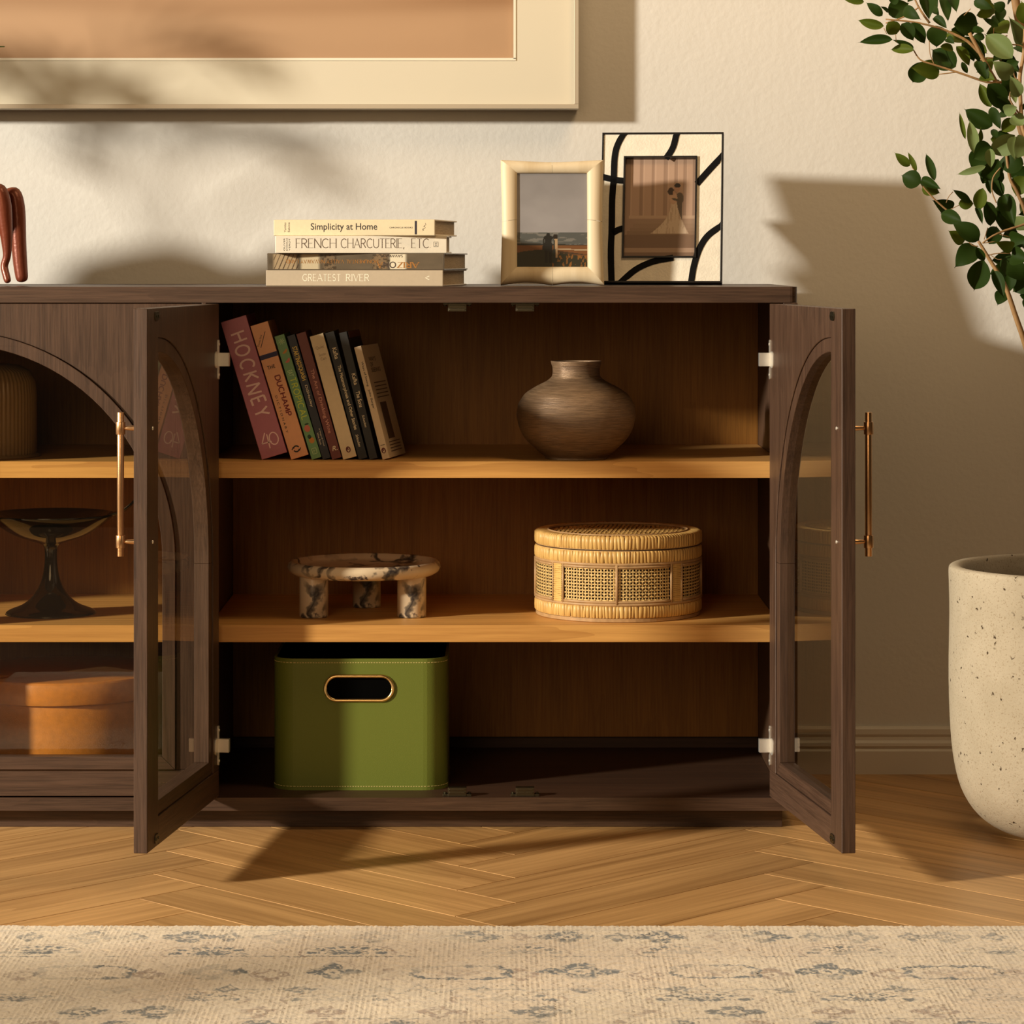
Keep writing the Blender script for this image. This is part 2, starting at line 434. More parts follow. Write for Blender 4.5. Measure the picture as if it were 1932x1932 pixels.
for j in range(-4, 5):
    for i in range(-22, 40):
        for kind in (0, 1):
            if kind == 0: u, v, ang = i*PW + j*PL, i*PW - j*PL, 45
            else: u, v, ang = i*PW + PL + j*PL, (i+1)*PW - j*PL, -45
            # vertical plank: top-left corner (u,v); its length runs down -v: local x -> (0,-1) in uv, local y -> (+1,0)
            X, Y = (u - v)*s2 + x_off, (u + v)*s2 + y_off
            cxm = X + (PL/2)*s2 + (-PW/2*s2 if kind == 0 else PW/2*s2)
            cym = Y + ((PL/2)*s2 + PW/2*s2 if kind == 0 else -(PL/2)*s2 + PW/2*s2)
            if not (-2.0 < cxm < 1.9 and 3.0 < cym < 5.38): continue
            o = bpy.data.objects.new('plank', pm); C.objects.link(o); o.parent = floor
            o.location = (X, Y, 0); o.rotation_euler = (0, 0, R(ang))
            ys = [Y, Y + PL*s2*(1 if kind == 0 else -1), Y + PW*s2, Y + PW*s2 + PL*s2*(1 if kind == 0 else -1)]
            if max(ys) > YW:       # trimmed where it meets the wall
                if min(ys) > YW - .02: bpy.data.objects.remove(o); continue
                bm = BM(); bm.from_mesh(pm)
                nrm = Vector((math.sin(R(ang)), math.cos(R(ang)), 0)); d = YW - .003 - Y
                bmesh.ops.bisect_plane(bm, geom=bm.verts[:]+bm.edges[:]+bm.faces[:], plane_co=nrm*d, plane_no=nrm, clear_outer=True)
                me = bpy.data.meshes.new('plank'); bm.to_mesh(me); bm.free(); me.materials.append(M['floor']); o.data = me

# ------------------------------------------------------------------ the sideboard
ZT, ZTB = H - .0467, H - .0717            # top board upper and lower face
ZB = H - .850                             # top of the bottom board
XR, XRI = .4625, .440                     # right outer and inner faces
XP0, XP1 = -.4925, -.4675                 # partition
XLI = -1.400; XL = -1.4225
YB = 5.11
side = empty('sideboard', (0, 0, 0))
tag(side, 'long dark oak sideboard with arched glass doors, two of them standing open', 'sideboard')
bm = BM(); r_ = .012
loop = [(XL, 5.13), (XL, Y0+r_)] + [(x, z) for x, z in arc(XL+r_, Y0+r_, r_, r_, 180, 270, 5)] + arc(XR-r_, Y0+r_, r_, r_, 270, 360, 5) + [(XR, 5.13)]
poly(bm, [loop], ZTB, ZT, T=lambda v: Vector((v.x, v.z, v.y)))
obj('top_panel', bm, M['dark_h'], side, bevel=.0018)
def part(name, x0, x1, y0, y1, z0, z1, m, parent=side, bevel=.0008):
    return obj(name, box(BM(), x0, x1, y0, y1, z0, z1), m, parent, bevel=bevel)
part('side_panel', XRI, XR, Y0+.001, 5.13, ZB-.0205, ZTB, M['dark_v'])
part('side_panel', XL, XLI, Y0+.001, 5.13, ZB-.0205, ZTB, M['dark_v'])
part('partition', XP0, XP1, Y0+.0235, 5.12, ZB, ZTB, M['dark_v'])
part('light_stop_strip', -.4746, -.4676, Y0+.0004, Y0+.024, ZB, ZTB, M['dark_v'])  # strip added to stop light leaking through the hinge gap
part('bottom_panel', XLI, XRI, Y0+.001, 5.13, ZB-.0205, ZB, M['dark_in'])
part('front_rail', XL+.0002, XR-.0002, Y0-.0005, Y0+.001, ZB-.0205, ZB, M['dark_h'], bevel=0)
part('plinth', XL+.02, PX(1476, 4.68), Y0+.03, 5.10, 0, ZB-.0205, M['dark_h'])
for x0, x1 in ((XP1, XRI), (XLI, XP0)):
    part('back_panel', x0, x1, YB, YB+.006, H-.829, ZTB, M['oak_v'])
    for yt, yb in ((870.6, 902), (1179.5, 1211.6)):
        Ys = Y0 + .03
        zt, zb = H - (yt-CY)*Ys/F, H - (yb-CY)*Ys/F
        part('shelf', x0+.0005, x1-.0005, Ys, YB, zb, zt, M['oak_h'])
part('backing_board', XLI, XRI, 5.121, 5.13, ZB, ZTB, M['dark_in'])
ZS1, ZS2 = H - (870.6-CY)*(Y0+.03)/F, H - (1179.5-CY)*(Y0+.03)/F

DW, DT = .453, .020
DZ0, DZ1 = H - .8475, H - .0733
def make_door(name, sgn):
    """local: hinge edge at x=0, door reaches to sgn*DW, outer face at y=0, inner at y=DT, z absolute"""
    HS, FS, TW = .040, .063, .021
    ax, bx = DW - FS - HS, .360
    zc, zb = H - .476, DZ0 + .0416
    xf = DW - FS                                   # free end of the opening
    def shape(ins, side_ins=0):                    # opening outline, inset on arch, leg and foot
        pts = [(xf - side_ins, zb + ins), (xf - side_ins, zc + (bx - ins))]
        pts += arc(xf, zc, ax - ins, bx - ins, 90, 180, 26)[0 if side_ins == 0 else 1:]
        pts += [(HS + ins, zb + ins)]
        return [(x*sgn, z) for x, z in pts]
    d = empty('door') if False else None
    bm = BM()
    rail = DZ0 + .0416
    outer = [(0, rail), (DW, rail), (DW, DZ1), (0, DZ1)]
    op = shape(0)
    # slab above the bottom rail: three-sided, so outline it as one loop
    lp = [(0, rail), (HS, rail)] + [(x*sgn, z) for x, z in op[::-1]][1:-1] + [(xf, rail), (xf, DZ0), (DW, DZ0), (DW, DZ1), (0, DZ1)]
    seen = []; 
    for p in lp:
        if not seen or (abs(p[0]-seen[-1][0]) + abs(p[1]-seen[-1][1])) > 1e-6: seen.append(p)
    poly(bm, [[(x*sgn, z) for x, z in seen]], 0, DT)
    door = obj('door', bm, M['dark_v'], side)
    bv = door.modifiers.new('bevel', 'BEVEL'); bv.width = .0008; bv.segments = 1; bv.limit_method = 'ANGLE'; bv.angle_limit = R(50)
    bm = BM(); x0, x1 = sorted((0, (xf-.0003)*sgn)); box(bm, x0, x1, 0, DT, DZ0, rail - .0002)
    obj('bottom_rail', bm, M['dark_h'], door, bevel=.0008)
    # arched trim, proud of the outer face; upright leg and curve, then the foot
    g = .0006
    def T2(pts): return [(x, z) for x, z in pts]
    o1 = arc(xf, zc, ax-g, bx-g, 90, 180, 26); i1 = arc(xf, zc, ax-TW, bx-TW, 90, 180, 26)
    bm = BM(); poly(bm, [[(x*sgn, z) for x, z in o1 + i1[::-1]]], -.005, DT - .002)
    obj('arch_trim', bm, M['dark_v'], door, bevel=.0008)
    bm = BM(); poly(bm, [[(x*sgn, z) for x, z in ((HS+g, zc-.0003), (HS+TW, zc-.0003), (HS+TW, zb+TW), (HS+g, zb+g))]], -.005, DT-.002)
    obj('trim_strip', bm, M['dark_v'], door, bevel=.0008)
    bm = BM(); poly(bm, [[(x*sgn, z) for x, z in ((HS+g+.0003, zb+g), (HS+TW+.0003, zb+TW), (xf-.0003, zb+TW), (xf-.0003, zb+g))]], -.005, DT-.002)
    obj('trim_strip', bm, M['dark_h'], door, bevel=.0008)
    # glass
    gp = [(xf, zb+TW-.004), (xf, zc+bx-TW+.004)] + arc(xf, zc, ax-TW+.004, bx-TW+.004, 90, 180, 26)[1:] + [(HS+TW-.004, zb+TW-.004)]
    bm = BM(); poly(bm, [[(x*sgn, z) for x, z in gp]], .006, None)
    obj('glass_pane', bm, M['glass'], door)
    # handle: bar with collars on two tapering posts
    hx = sgn * (DW - .030)
    zh = [H - (y - CY) * 4.22 / F for y in (779, 807, 1022, 1052)]
    bm = BM(); yo = -.027
    tube(bm, [(hx, yo, zh[0]), (hx, yo, zh[3])], .0050, 20)
    for zz in (zh[1], zh[2]):
        tube(bm, [(hx, yo, zz+.0075), (hx, yo, zz-.0105)], .0068, 20)
        tube(bm, [(hx, yo, zz-.0015), (hx, 0, zz-.0015)], [.0022, .0042], 14)
    hnd = obj('handle', bm, M['brass'], door, bevel=.0004)
    hnd.data.polygons.foreach_set('use_smooth', [len(p.vertices) == 4 for p in hnd.data.polygons])
    for zz in (zh[1], zh[2]):
        bm = BM(); tube(bm, [(hx, DT-.001, zz-.0015), (hx, DT+.0012, zz-.0015)], [.0032, .0022], 12)
        obj('screw', bm, M['nickel'], door, smooth=False)
    # catch plates on the inner face
    for zz in (DZ1 - .0115, DZ0 + .0115):
        bm = BM(); xx = sgn * (DW - .052)
        poly(bm, [[(x+xx, z+zz) for x, z in rrect(-.012, .012, -.0065, .0065, .006)]], DT-.0005, DT+.0016)
        for s_ in (-.006, .006): poly(bm, [arc(xx+s_, zz, .0022, .0022, 0, 345, 10)], DT+.0015, DT+.0028)
        obj('catch_plate', bm, M['catch'], door, bevel=.0005)
    # concealed hinges
    for zz in (H - (678-CY)/1200, H - (1405-CY)/1200):
        bm = BM()
        poly(bm, [[(sgn*x, z+zz) for x, z in rrect(.004, .011, -.031, .031, .003)]], DT-.0005, DT+.0022)
        poly(bm, [[(sgn*x, z+zz) for x, z in rrect(.009, .030, -.013, .013, .008)]], DT-.0005, DT+.0015)
        y_end = DT + .018
        box(bm, *sorted((sgn*.001, sgn*.010)), DT+.001, y_end, zz-.0105, zz+.0105)
        box(bm, *sorted((sgn*-.004, sgn*.002)), DT+.006, y_end-.001, zz-.009, zz+.009)
        for s_ in (-.024, .024, ): poly(bm, [arc(sgn*.0075, zz+s_, .0022, .0022, 0, 345, 10)], DT+.002, DT+.0032)
        obj('hinge', bm, M['nickel'], door, bevel=.0006)
    return door
dl = make_door('door', 1)
ang = 97.4
dl.rotation_euler = (0, 0, -R(ang)); nn = Vector((math.cos(R(ang-90)), -math.sin(R(ang-90)), 0))
dl.location = Vector((PX(413, Y0), Y0, 0)) - DT*nn
dl['label'] = 'door swung open, hinged on the middle partition'
dr = make_door('door', -1)
ang = 97.9
dr.rotation_euler = (0, 0, R(ang)); nn = Vector((-math.cos(R(ang-90)), -math.sin(R(ang-90)), 0))
dr.location = Vector((PX(1452, Y0), Y0, 0)) - DT*nn
dr['label'] = 'door swung open at the right end'
dc = make_door('door', -1); dc.location = (PX(380, Y0), Y0 + .0005, 0); dc['label'] = 'closed door'
dd = make_door('door', 1); dd.location = (PX(380, Y0) - 2*DW - .003, Y0 + .0005, 0); dd['label'] = 'closed door'
# magnetic catches on the bottom and top boards
for px in (862.5, 990.5):
    for top in (0, 1):
        bm = BM(); sg = -1 if top else 1
        zb = ZTB if top else ZB
        def zb_(a, b): return sorted((zb + sg*a, zb + sg*b))
        box(bm, -.0225, .0225, 0, .014, *zb_(0, .0035)); box(bm, -.0145, .0145, -.001, .013, *zb_(0, .0140))
        for k in (.0045, .0095): box(bm, -.0125, .0125, -.0022, -.0008, *zb_(k, k+.003))
        for s_ in (-.019, .019): tube(bm, [(s_, .007, zb+sg*.003), (s_, .007, zb+sg*.006)], .0025, 10)
        obj('magnetic_catch', bm, M['catch'], side, bevel=.0004, loc=(PX(px, Y0+.012), Y0+.010 if not top else Y0+.02, 0))

# ------------------------------------------------------------------ framed art above the sideboard
art = empty('framed_art', (PX(1092, 5.105), YW, H + (CY-205)*5.105/F))
tag(art, 'large thin-framed picture with a cream mat and sandy print hanging over the sideboard', 'picture')
AW, AH, AD = 1.55, 1.05, .065
M['pale_frame'] = plain('pale_metal_frame', (190, 178, 158), .4, .3)
def mat_board():
    return plain('cream_mat_board', (.74, .68, .55), .85, bs=.1, bscale=1200)
bm = BM(); fw = .008
for a in ((-AW, 0, 0, fw), (-AW, 0, AH-fw, AH), (-AW, -AW+fw, fw, AH-fw), (-fw, 0, fw, AH-fw)):
    box(bm, a[0], a[1], -AD, -.004, a[2], a[3])
obj('frame', bm, M['pale_frame'], art, bevel=.0006)
obj('backing', box(BM(), -AW+fw, -fw, -.03, -.02, fw, AH-fw), M['gap'], art)
px_r, pz_b = PX(970, 5.12) - art.location.x, (H + (CY-111)*5.12/F) - art.location.z
mw = -px_r; mh = pz_b
bm = BM(); o_ = [(-AW+fw, fw), (-fw, fw), (-fw, AH-fw), (-AW+fw, AH-fw)]
i_ = [(-AW+mw, mh), (-mw, mh), (-mw, AH-mh), (-AW+mw, AH-mh)]
poly(bm, [o_, i_], -.052, -.049); obj('mat_board', bm, mat_board(), art)
bm = BM()
for a in ((-AW+mw-.003, -mw+.003, mh-.003, mh+.0012), (-mw-.0012, -mw+.003, mh, AH-mh), (-AW+mw-.003, -mw+.003, AH-mh-.0012, AH-mh+.003), (-AW+mw-.003, -AW+mw+.0012, mh, AH-mh)):
    box(bm, a[0], a[1], -.0535, -.0515, a[2], a[3])
obj('mat_bevel', bm, plain('mat_bevel_white', (.92, .86, .72), .8), art)
def art_print(u, v):
    base = col3((186, 150, 118))[None, None] * (.92 + .16*fbm(u*5, v*16, 3))[..., None]
    t = np.exp(-((v - .112 - .008*np.sin(u*7))/.020)**2) * (.35 + .65*vnoise(u*4+3, v*6, 9))
    base = base*(1-.6*t[..., None]) + col3((140, 98, 62))*(.6*t[..., None])
    t = np.clip((v-.45)/.5, 0, 1)[..., None]
    return base*(1-t) + col3((214, 190, 155))*t
print_grid('print', AW-2*mw, AH-2*mh, 140, 90, art_print, art, (-AW+mw, -.048, mh))
bm = BM(); poly(bm, [o_], -.056, None); obj('glazing', bm, M['clear'], art)

# ------------------------------------------------------------------ books
M['paper'] = None
def pages_mat(name, c, axis):
    m, nt, b = new_mat(name)
    sc = {'x': (1, .02, .02), 'z': (.02, .02, 1)}[axis]
    f = nz(nt, texco(nt, sc), 2600, 2)
    d = tuple(x*.62 for x in lin(c)[:3]) + (1,)
    L(nt, ramp(nt, f, [(.35, d), (.65, lin(c))]), b.inputs['Base Color']); b.inputs['Roughness'].default_value = .9
    bump(nt, b, f, .4, .0005); return m
M['pages_z'] = pages_mat('page_edges_lying', (196, 172, 138), 'z')
M['pages_x'] = pages_mat('page_edges_standing', (206, 184, 140), 'x')
def cover_mat(name, c, rough=.45): return plain(name, c, rough, bs=.05, bscale=700, var=.06)
def ink(name, c): return plain(name, c, .55)
INK = ink('black_ink', (22, 18, 18)); INKW = ink('cream_ink', (236, 222, 190))
def lying_book(name, lab, lx, z, px0, px1, py_b, py_t, depth, yaw, cmat, Yc, board=.0022, hard=True):
    """a closed book lying flat, spine towards the viewer. local x along the spine, origin at left end of spine front, z bottom"""
    wd = (px1-px0)*Yc/F/math.cos(R(yaw)); th = (py_b-py_t)*Yc/F
    o = empty(name, (PX(px0, Yc), Yc + wd*math.sin(R(yaw)), z), (0, 0, -R(yaw)))
    tag(o, lab, 'book', 'books lying in a stack on the sideboard top')
    bm = BM()
    box(bm, 0, wd, 0, depth, 0, board); box(bm, 0, wd, 0, depth, th-board, th)
    box(bm, 0, wd, -.0012, board, 0.0002, th-.0002)
    obj('cover', bm, cmat, o, bevel=.0009)
    bm = BM(); box(bm, .003, wd-.004, board, depth-.004, board, th-board)
    obj('page_block', bm, M['pages_z'], o)
    return o, wd, th
YK = 4.72; zz = ZT
bk, wd, th = lying_book('book', 'taupe book with white capitals, bottom of the stack of four', 0, zz, 498, 836, 541, 510.5, .235, 8.5, cover_mat('taupe_cloth', (188, 170, 144)), YK)
fy = -.00135
UP, AX = (0, 0, 1), (1, 0, 0)
WH = ink('white_foil', (240, 230, 205))
stroke_text('GREATEST', (.0605, fy, .0085), AX, UP, .062, .0105, WH, bk, .11, .1, .22, thin=.55)
stroke_text('RIVER', (.132, fy, .0085), AX, UP, .037, .0105, WH, bk, .11, .1, .22, thin=.55)
bm = BM(); ribbon(bm, [(.267, .0165), (.2605, .0135), (.267, .0105)], .0014, fy, None); obj('emblem', bm, WH, bk)
zz += th
bk, wd, th = lying_book('book', 'shiny photo-spined book with upside-down gold capitals, second from bottom of the stack', 0, zz, 500, 838, 510.5, 478.5, .235, 8.5, cover_mat('grey_photo_jacket', (96, 84, 68), .25), YK)
def spine_photo(u, v):
    a = fbm(u*9, v*2, 21); base = col3((92, 80, 64))[None,None]*(.75+.6*a[...,None])
    def band(x0, x1, c, k=1):
        nonlocal base
        t = (np.clip((u-x0)*60, 0, 1)*np.clip((x1-u)*60, 0, 1)*k)[...,None]; base = base*(1-t)+col3(c)*t
    band(.02, .17, (176, 152, 118), .85); band(.18, .30, (205, 188, 155), .9); band(.69, .80, (226, 214, 186), .95)
    band(.31, .39, (120, 100, 76), .9); band(.60, .69, (128, 104, 76), .9)
    s = ((np.sin((u*60 - v*2.2)*PI*1.3) > .82) & (u > .03) & (u < .17))[...,None]
    base = np.where(s, col3((60, 44, 30)), base)
    r = (fbm(u*70, v*9, 5) > .52) & (((u > .31) & (u < .39)) | ((u > .60) & (u < .70)))
    return np.where(r[...,None], col3((70, 58, 44)), base)
print_grid('spine_photo', wd-.006, th-.003, 260, 20, spine_photo, bk, (.003, -.00135, .0015), plain('dummy', (1,1,1)) and print_mat('glossy_jacket_print', .22))
AM = plain('amber_foil', (164, 108, 44), .4); DKI = plain('dark_print', (66, 48, 34), .5)
# upside-down lines: text runs right to left, up is down
stroke_text('ARIZ', (.248, -.0015, .0125), (-1,0,0), (0,0,-1), .034, .0085, AM, bk, .17, .12, .2, thin=.5)
stroke_text('ON', (.2105, -.0015, .0130), (-1,0,0), (0,0,-1), .019, .0090, DKI, bk, .17, .12, .2, thin=.5)
stroke_text('A', (.1890, -.0015, .0125), (-1,0,0), (0,0,-1), .008, .0085, AM, bk, .17, .12, .2, thin=.5)
stroke_text('SAVAWAYS', (.222, -.00155, .0245), (-1,0,0), (0,0,-1), .036, .0038, DKI, bk, .16, 0, .2)
stroke_text('MONUMENTAL VALLEY NAVAWAY LAND', (.182, -.00155, .0165), (-1,0,0), (0,0,-1), .150, .0055, AM, bk, .13, .1, .2, thin=.5)
zz += th
bk, wd, th = lying_book('book', 'white book with tall thin capitals about charcuterie, second from top of the stack', 0, zz, 519, 843, 478.5, 445.5, .225, 1.0, cover_mat('white_cloth', (234, 224, 204)), YK+.012)
GI = ink('grey_ink', (92, 72, 56))
stroke_text('FRENCH', (.0335, fy, .0085), AX, UP, .064, .0145, GI, bk, .085, .07, .15, thin=.45)
stroke_text('CHARCUTERIE,', (.1055, fy, .0085), AX, UP, .101, .0145, GI, bk, .085, .07, .15, thin=.45)
stroke_text('ETC.', (.2185, fy, .0085), AX, UP, .0305, .0145, GI, bk, .085, .07, .15, thin=.45)
bm = BM(); ribbon(bm, [(.254, .0105), (.2610, .0105), (.2610, .0180), (.254, .0180)], .0007, fy, None, closed=True)
ribbon(bm, [(.2575, .0122), (.2575, .0163)], .0008, fy, None); ribbon(bm, [(.2560, .0163), (.2590, .0163)], .0006, fy, None); ribbon(bm, [(.2560, .0122), (.2590, .0122)], .0006, fy, None)
obj('emblem', bm, INK, bk)
for k, t_ in enumerate(('OLIVER', '& NICOLAS', 'VEROT')):
    put_text(t_, (.0155+k*.0042, fy, .004), (0,0,1), (-1,0,0), .020, .0022, INK, bk)
zz += th
bk, wd, th = lying_book('book', 'cream book lettered in bold black about simplicity, topmost of the stack', 0, zz, 513, 820.5, 445.5, 415, .215, 8.5, cover_mat('cream_cloth', (226, 208, 172)), YK-.002)
put_text('Simplicity at Home', (.0610, fy, .0062), AX, UP, .1085, .0140, INK, bk, offset=.006)
put_text('CHRONICLE BOOKS', (.1895, fy, .0118), AX, UP, .0375, .0022, INK, bk, offset=.02, spacing=1.2)
obj('stripe', box(BM(), .2305, .2340, fy, -.0010, .002, th-.002), ink('navy_ink', (28, 20, 38)), bk)
bm = BM()
ribbon(bm, [(x, z) for x, z in [(.2430,.0075),(.2450,.0085),(.2440,.0110),(.2425,.0095),(.2450,.0110),(.2475,.0125),(.2465,.0150),(.2445,.0140),(.2460,.0155),(.2485,.0175),(.2475,.0200)]], .0006, fy, None)
obj('emblem', bm, INK, bk)
for k, t_ in enumerate(('Yumiko', 'Sekine')):
    put_text(t_, (.0205+k*.0062, fy, .006), (0,0,1), (-1,0,0), .0155, .0034, INK, bk)

# leaning books on the upper shelf
YS = 4.717
def standing_book(lab, blx, lean, wpx, lpx, depth, c, yaw=0, hard=False, rough=.45, dy=0, page_c=None):
    sc = (YS+dy)/F; th, ht = wpx*sc, lpx*sc
    o = empty('book', (PX(blx, YS+dy), YS+dy, ZS1), (0, 0, 0))
    o.rotation_euler = (Matrix.Rotation(-R(yaw), 3, 'Z') @ Matrix.Rotation(-R(lean), 3, 'Y')).to_euler()
    tag(o, lab, 'book', 'books leaning on the upper shelf')
    b = .0028 if hard else .0009
    cm = cover_mat('cover_' + str(int(blx)), c, rough)
    bm = BM(); box(bm, 0, b, 0, depth, 0, ht); box(bm, th-b, th, 0, depth, 0, ht); box(bm, 0, th, -.0008, b, .0001, ht-.0001)
    obj('cover', bm, cm, o, bevel=.0007)
    ins = .003 if hard else .0004
    obj('page_block', box(BM(), b, th-b, b, depth-ins, ins, ht-ins), M['pages_x'], o)
    return o, th, ht
DN, RT = (0, 0, -1), (1, 0, 0)       # running down the spine: text axis down, letter tops towards +x
fy2 = -.00095
def down(s, x, ztop, ln, hgt, m, p, **k): return put_text(s, (x, fy2, ztop), DN, RT, ln, hgt, m, p, **k)
b1, th, ht = standing_book('thick mauve book with hand-drawn pink capitals, leftmost leaning on the upper shelf', 494.2, 16.7, 49.5, 270.8, .16, (186, 112, 130), hard=True)
HI = ink('pale_pink_ink', (244, 208, 204))
# hand letters, running down
stroke_text('HOCKNEY', (.0100, fy2, .205), DN, RT, .138, .0220, HI, b1, .155, 0, .42, jit=.12)
bm = BM()
def hand(pts, wd_): ribbon(bm, [(v.x, v.y) for v in smooth_path([(a, b, 0) for a, b in pts], 5)], wd_, fy2, None)
for a, b in (((.0165,.0400),(.0075,.0240)), ((.0075,.0240),(.0235,.0240)), ((.0190,.0370),(.0180,.0140))): ribbon(bm, [a, b], .0018, fy2, None)
ribbon(bm, arc(.0280, .0275, .0070, .0098, 0, 345, 18), .0018, fy2-.00004, None, closed=True)
obj('emblem', bm, HI, b1)
put_text('TASCHEN', (.0120, fy2, .0085), AX, UP, .022, .0040, plain('faded_pink', (186, 122, 124)), b1)
b2, th, ht = standing_book('salmon-orange book with a navy band and dark red title', 549.5, 17.0, 34.0, 263.7, .14, (236, 172, 126))
NV = ink('navy_print', (34, 28, 72)); DR = ink('dark_red_print', (120, 22, 26))
obj('stripe', box(BM(), .0, th, -.00095, -.0007, .1655, .1730), NV, b2)
put_text('THE', (.0065, fy2, .1480), AX, UP, .0125, .0060, INK, b2, offset=.02)
stroke_text('DUCHAMP', (.0138, fy2, .1350), DN, RT, .0660, .0080, DR, b2, .20, 0, .26)
down('DICTIONARY', .0050, .1050, .0620, .0034, INK, b2, offset=.01, spacing=1.6)
bm = BM(); ribbon(bm, [(.0060, .1850), (.0200, .2080)], .0010, fy2, None); obj('stripe', bm, INK, b2)
put_text('Thomas Girst', (.0035, fy2, .1870), (.52,0,.854), (-.854,0,.52), .020, .0030, INK, b2)
bm = BM(); ribbon(bm, arc(.0130, .0145, .0046, .0046, 20, 160, 8), .0022, fy2, None); ribbon(bm, arc(.0130, .0145, .0046, .0046, 200, 340, 8), .0022, fy2, None)
ribbon(bm, [(.0058,.0145),(.0090,.0185)], .0015, fy2, None); ribbon(bm, [(.0202,.0145),(.0170,.0105)], .0015, fy2, None); obj('emblem', bm, INK, b2)
b3, th, ht = standing_book('slim green book with fruit drawings and lime capitals', 588.4, 16.9, 18.8, 243, .13, (112, 158, 106))
LM = ink('lime_ink', (196, 212, 74)); PKF = plain('fruit_pink', (200, 110, 90)); ORF = plain('fruit_orange', (196, 130, 40)); DGN = plain('fruit_leaf', (20, 60, 30)); MINT = ink('mint_ink', (196, 220, 164))
stroke_text('TROPICAL', (.0040, fy2, .1340), DN, RT, .0690, .0090, LM, b3, .16, 0, .3)
put_text('EAT', (.0040, fy2, .1470), DN, RT, .0100, .0075, MINT, b3)
def blob(p, x, z, rx, rz, m, a0=0, a1=345, rot=0):
    bm = BM(); pts = arc(0, 0, rx, rz, a0, a1, 12)
    poly(bm, [[(x + a*math.cos(rot) - b*math.sin(rot), z + a*math.sin(rot) + b*math.cos(rot)) for a, b in pts]], fy2, None); return obj('fruit_motif', bm, m, p)
blob(b3, .0085, .1790, .0050, .0038, ORF, 180, 360, .6); blob(b3, .0085, .1640, .0050, .0045, PKF, 190, 370, .5)
blob(b3, .0075, .0500, .0048, .0056, PKF); blob(b3, .0085, .0570, .0035, .0014, DGN)
blob(b3, .0090, .0300, .0044, .0050, ORF); blob(b3, .0070, .0365, .0030, .0035, DGN)
bm = BM()
for k in range(8): ribbon(bm, [(.0085, .1945), (.0085+.005*math.cos(k*PI/4+.2), .1945+.005*math.sin(k*PI/4+.2))], .0007, fy2, None)
obj('burst_motif', bm, MINT, b3)
bm = BM(); ribbon(bm, rrect(.0045, .0115, .0080, .0170, .001, 2), .0008, fy2, None, closed=True); ribbon(bm, [(.007,.010),(.007,.0145),(.0095,.0130),(.007,.0120)], .0008, fy2, None); obj('emblem', bm, MINT, b3)
b4, th, ht = standing_book('slim navy book with squeezed yellow capitals near the top', 609, 16.2, 15.5, 243, .13, (28, 34, 48))
YL = ink('yellow_ink', (236, 204, 92))
down('STARTING', .0030, .1860, .0290, .0075, YL, b4, offset=.015); down('SQUASH', .0030, .1560, .0260, .0075, YL, b4, offset=.015)
down('DiSHesley', .0045, .1220, .0360, .0050, INKW, b4)
down('A Hogarth Food', .0070, .0500, .0290, .0026, INKW, b4); down('Wine Book', .0028, .0440, .0200, .0026, INKW, b4)
b5, th, ht = standing_book('slim maroon book titled in rosy lettering about drinking wine', 626.7, 16.0, 18.5, 247, .13, (112, 52, 46))
RO = ink('rose_ink', (214, 156, 138))
down('The Art of Drinking Wine', .0045, .1480, .1060, .0070, RO, b5, offset=.008)
put_text('R.', (.0045, fy2, .0130), AX, UP, .0085, .0075, INKW, b5, shear=.3)
b6, th, ht = standing_book('cream paperback with a faint grey title and small oval emblem', 647.8, 15.3, 26.2, 241, .13, (226, 206, 170))
GR = ink('faint_ink', (150, 126, 98)); DRD = plain('emblem_red', (96, 24, 20))
put_text('Quiet', (.0045, fy2, .1800), AX, UP, .0135, .0055, GR, b6); put_text('Susan', (.0065, fy2, .1690), AX, UP, .0110, .0045, GR, b6); put_text('Cain', (.0075, fy2, .1620), AX, UP, .0090, .0045, GR, b6)
def bird(p, x, z, s):
    bm = BM(); poly(bm, [arc(x, z, .0038*s, .0050*s, 0, 345, 16)], fy2, None); obj('emblem', bm, DRD, p)
    bm = BM(); poly(bm, [arc(x, z-.0004*s, .0017*s, .0032*s, 0, 345, 12)], fy2-.0001, None); obj('emblem', bm, INKW, p)
    bm = BM(); poly(bm, [arc(x-.0003*s, z+.0008*s, .0011*s, .0022*s, 0, 345, 10)], fy2-.0002, None); obj('emblem', bm, DRD, p)
bird(b6, .0120, .0140, 1.0)
b7, th, ht = standing_book('black paperback with the longer white title, left of its twin', 677, 14.9, 17.0, 247, .13, (18, 17, 15))
down('Kafka', .0045, .1830, .0185, .0068, INKW, b7, offset=.01); down('The Metamorphosis and Other Stories', .0040, .1540, .1060, .0068, INKW, b7, offset=.012)
down('Schocken', .0050, .0400, .0200, .0042, INKW, b7, shear=.3)
b8, th, ht = standing_book('black paperback with the shorter white title, brown-topped cover', 697.5, 13.9, 15.5, 246, .13, (19, 18, 16), yaw=6)
down('Kafka', .0045, .1400, .0185, .0064, INKW, b8, offset=.01); down('The Sons', .0040, .1110, .0260, .0064, INKW, b8, offset=.012)
down('Schocken', .0050, .0720, .0200, .0038, INKW, b8, shear=.3)
obj('cover_band', box(BM(), th-.0005, th+.0004, .012, .130, ht-.011, ht-.0005), plain('brown_band', (116, 70, 48)), b8)
b9, th, ht = standing_book('short pale paperback at the right end, its printed front cover showing', 722, 14.6, 13.8, 219, .125, (222, 200, 168), yaw=10)
down('Ways of Seeing   John Berger', .0045, .1600, .0780, .0042, INK, b9, offset=.012)
bird(b9, .0055, .0140, .95); obj('stripe', box(BM(), .0025, .0095, -.00095, -.0007, .0225, .0235), INK, b9)
cvm = plain('cover_print', (92, 72, 54)); xq = th + .0002
def cov_box(y0, y1, z0, z1): return obj('cover_print', box(BM(), xq-.0004, xq+.0001, y0, y1, z0, z1), cvm, b9)
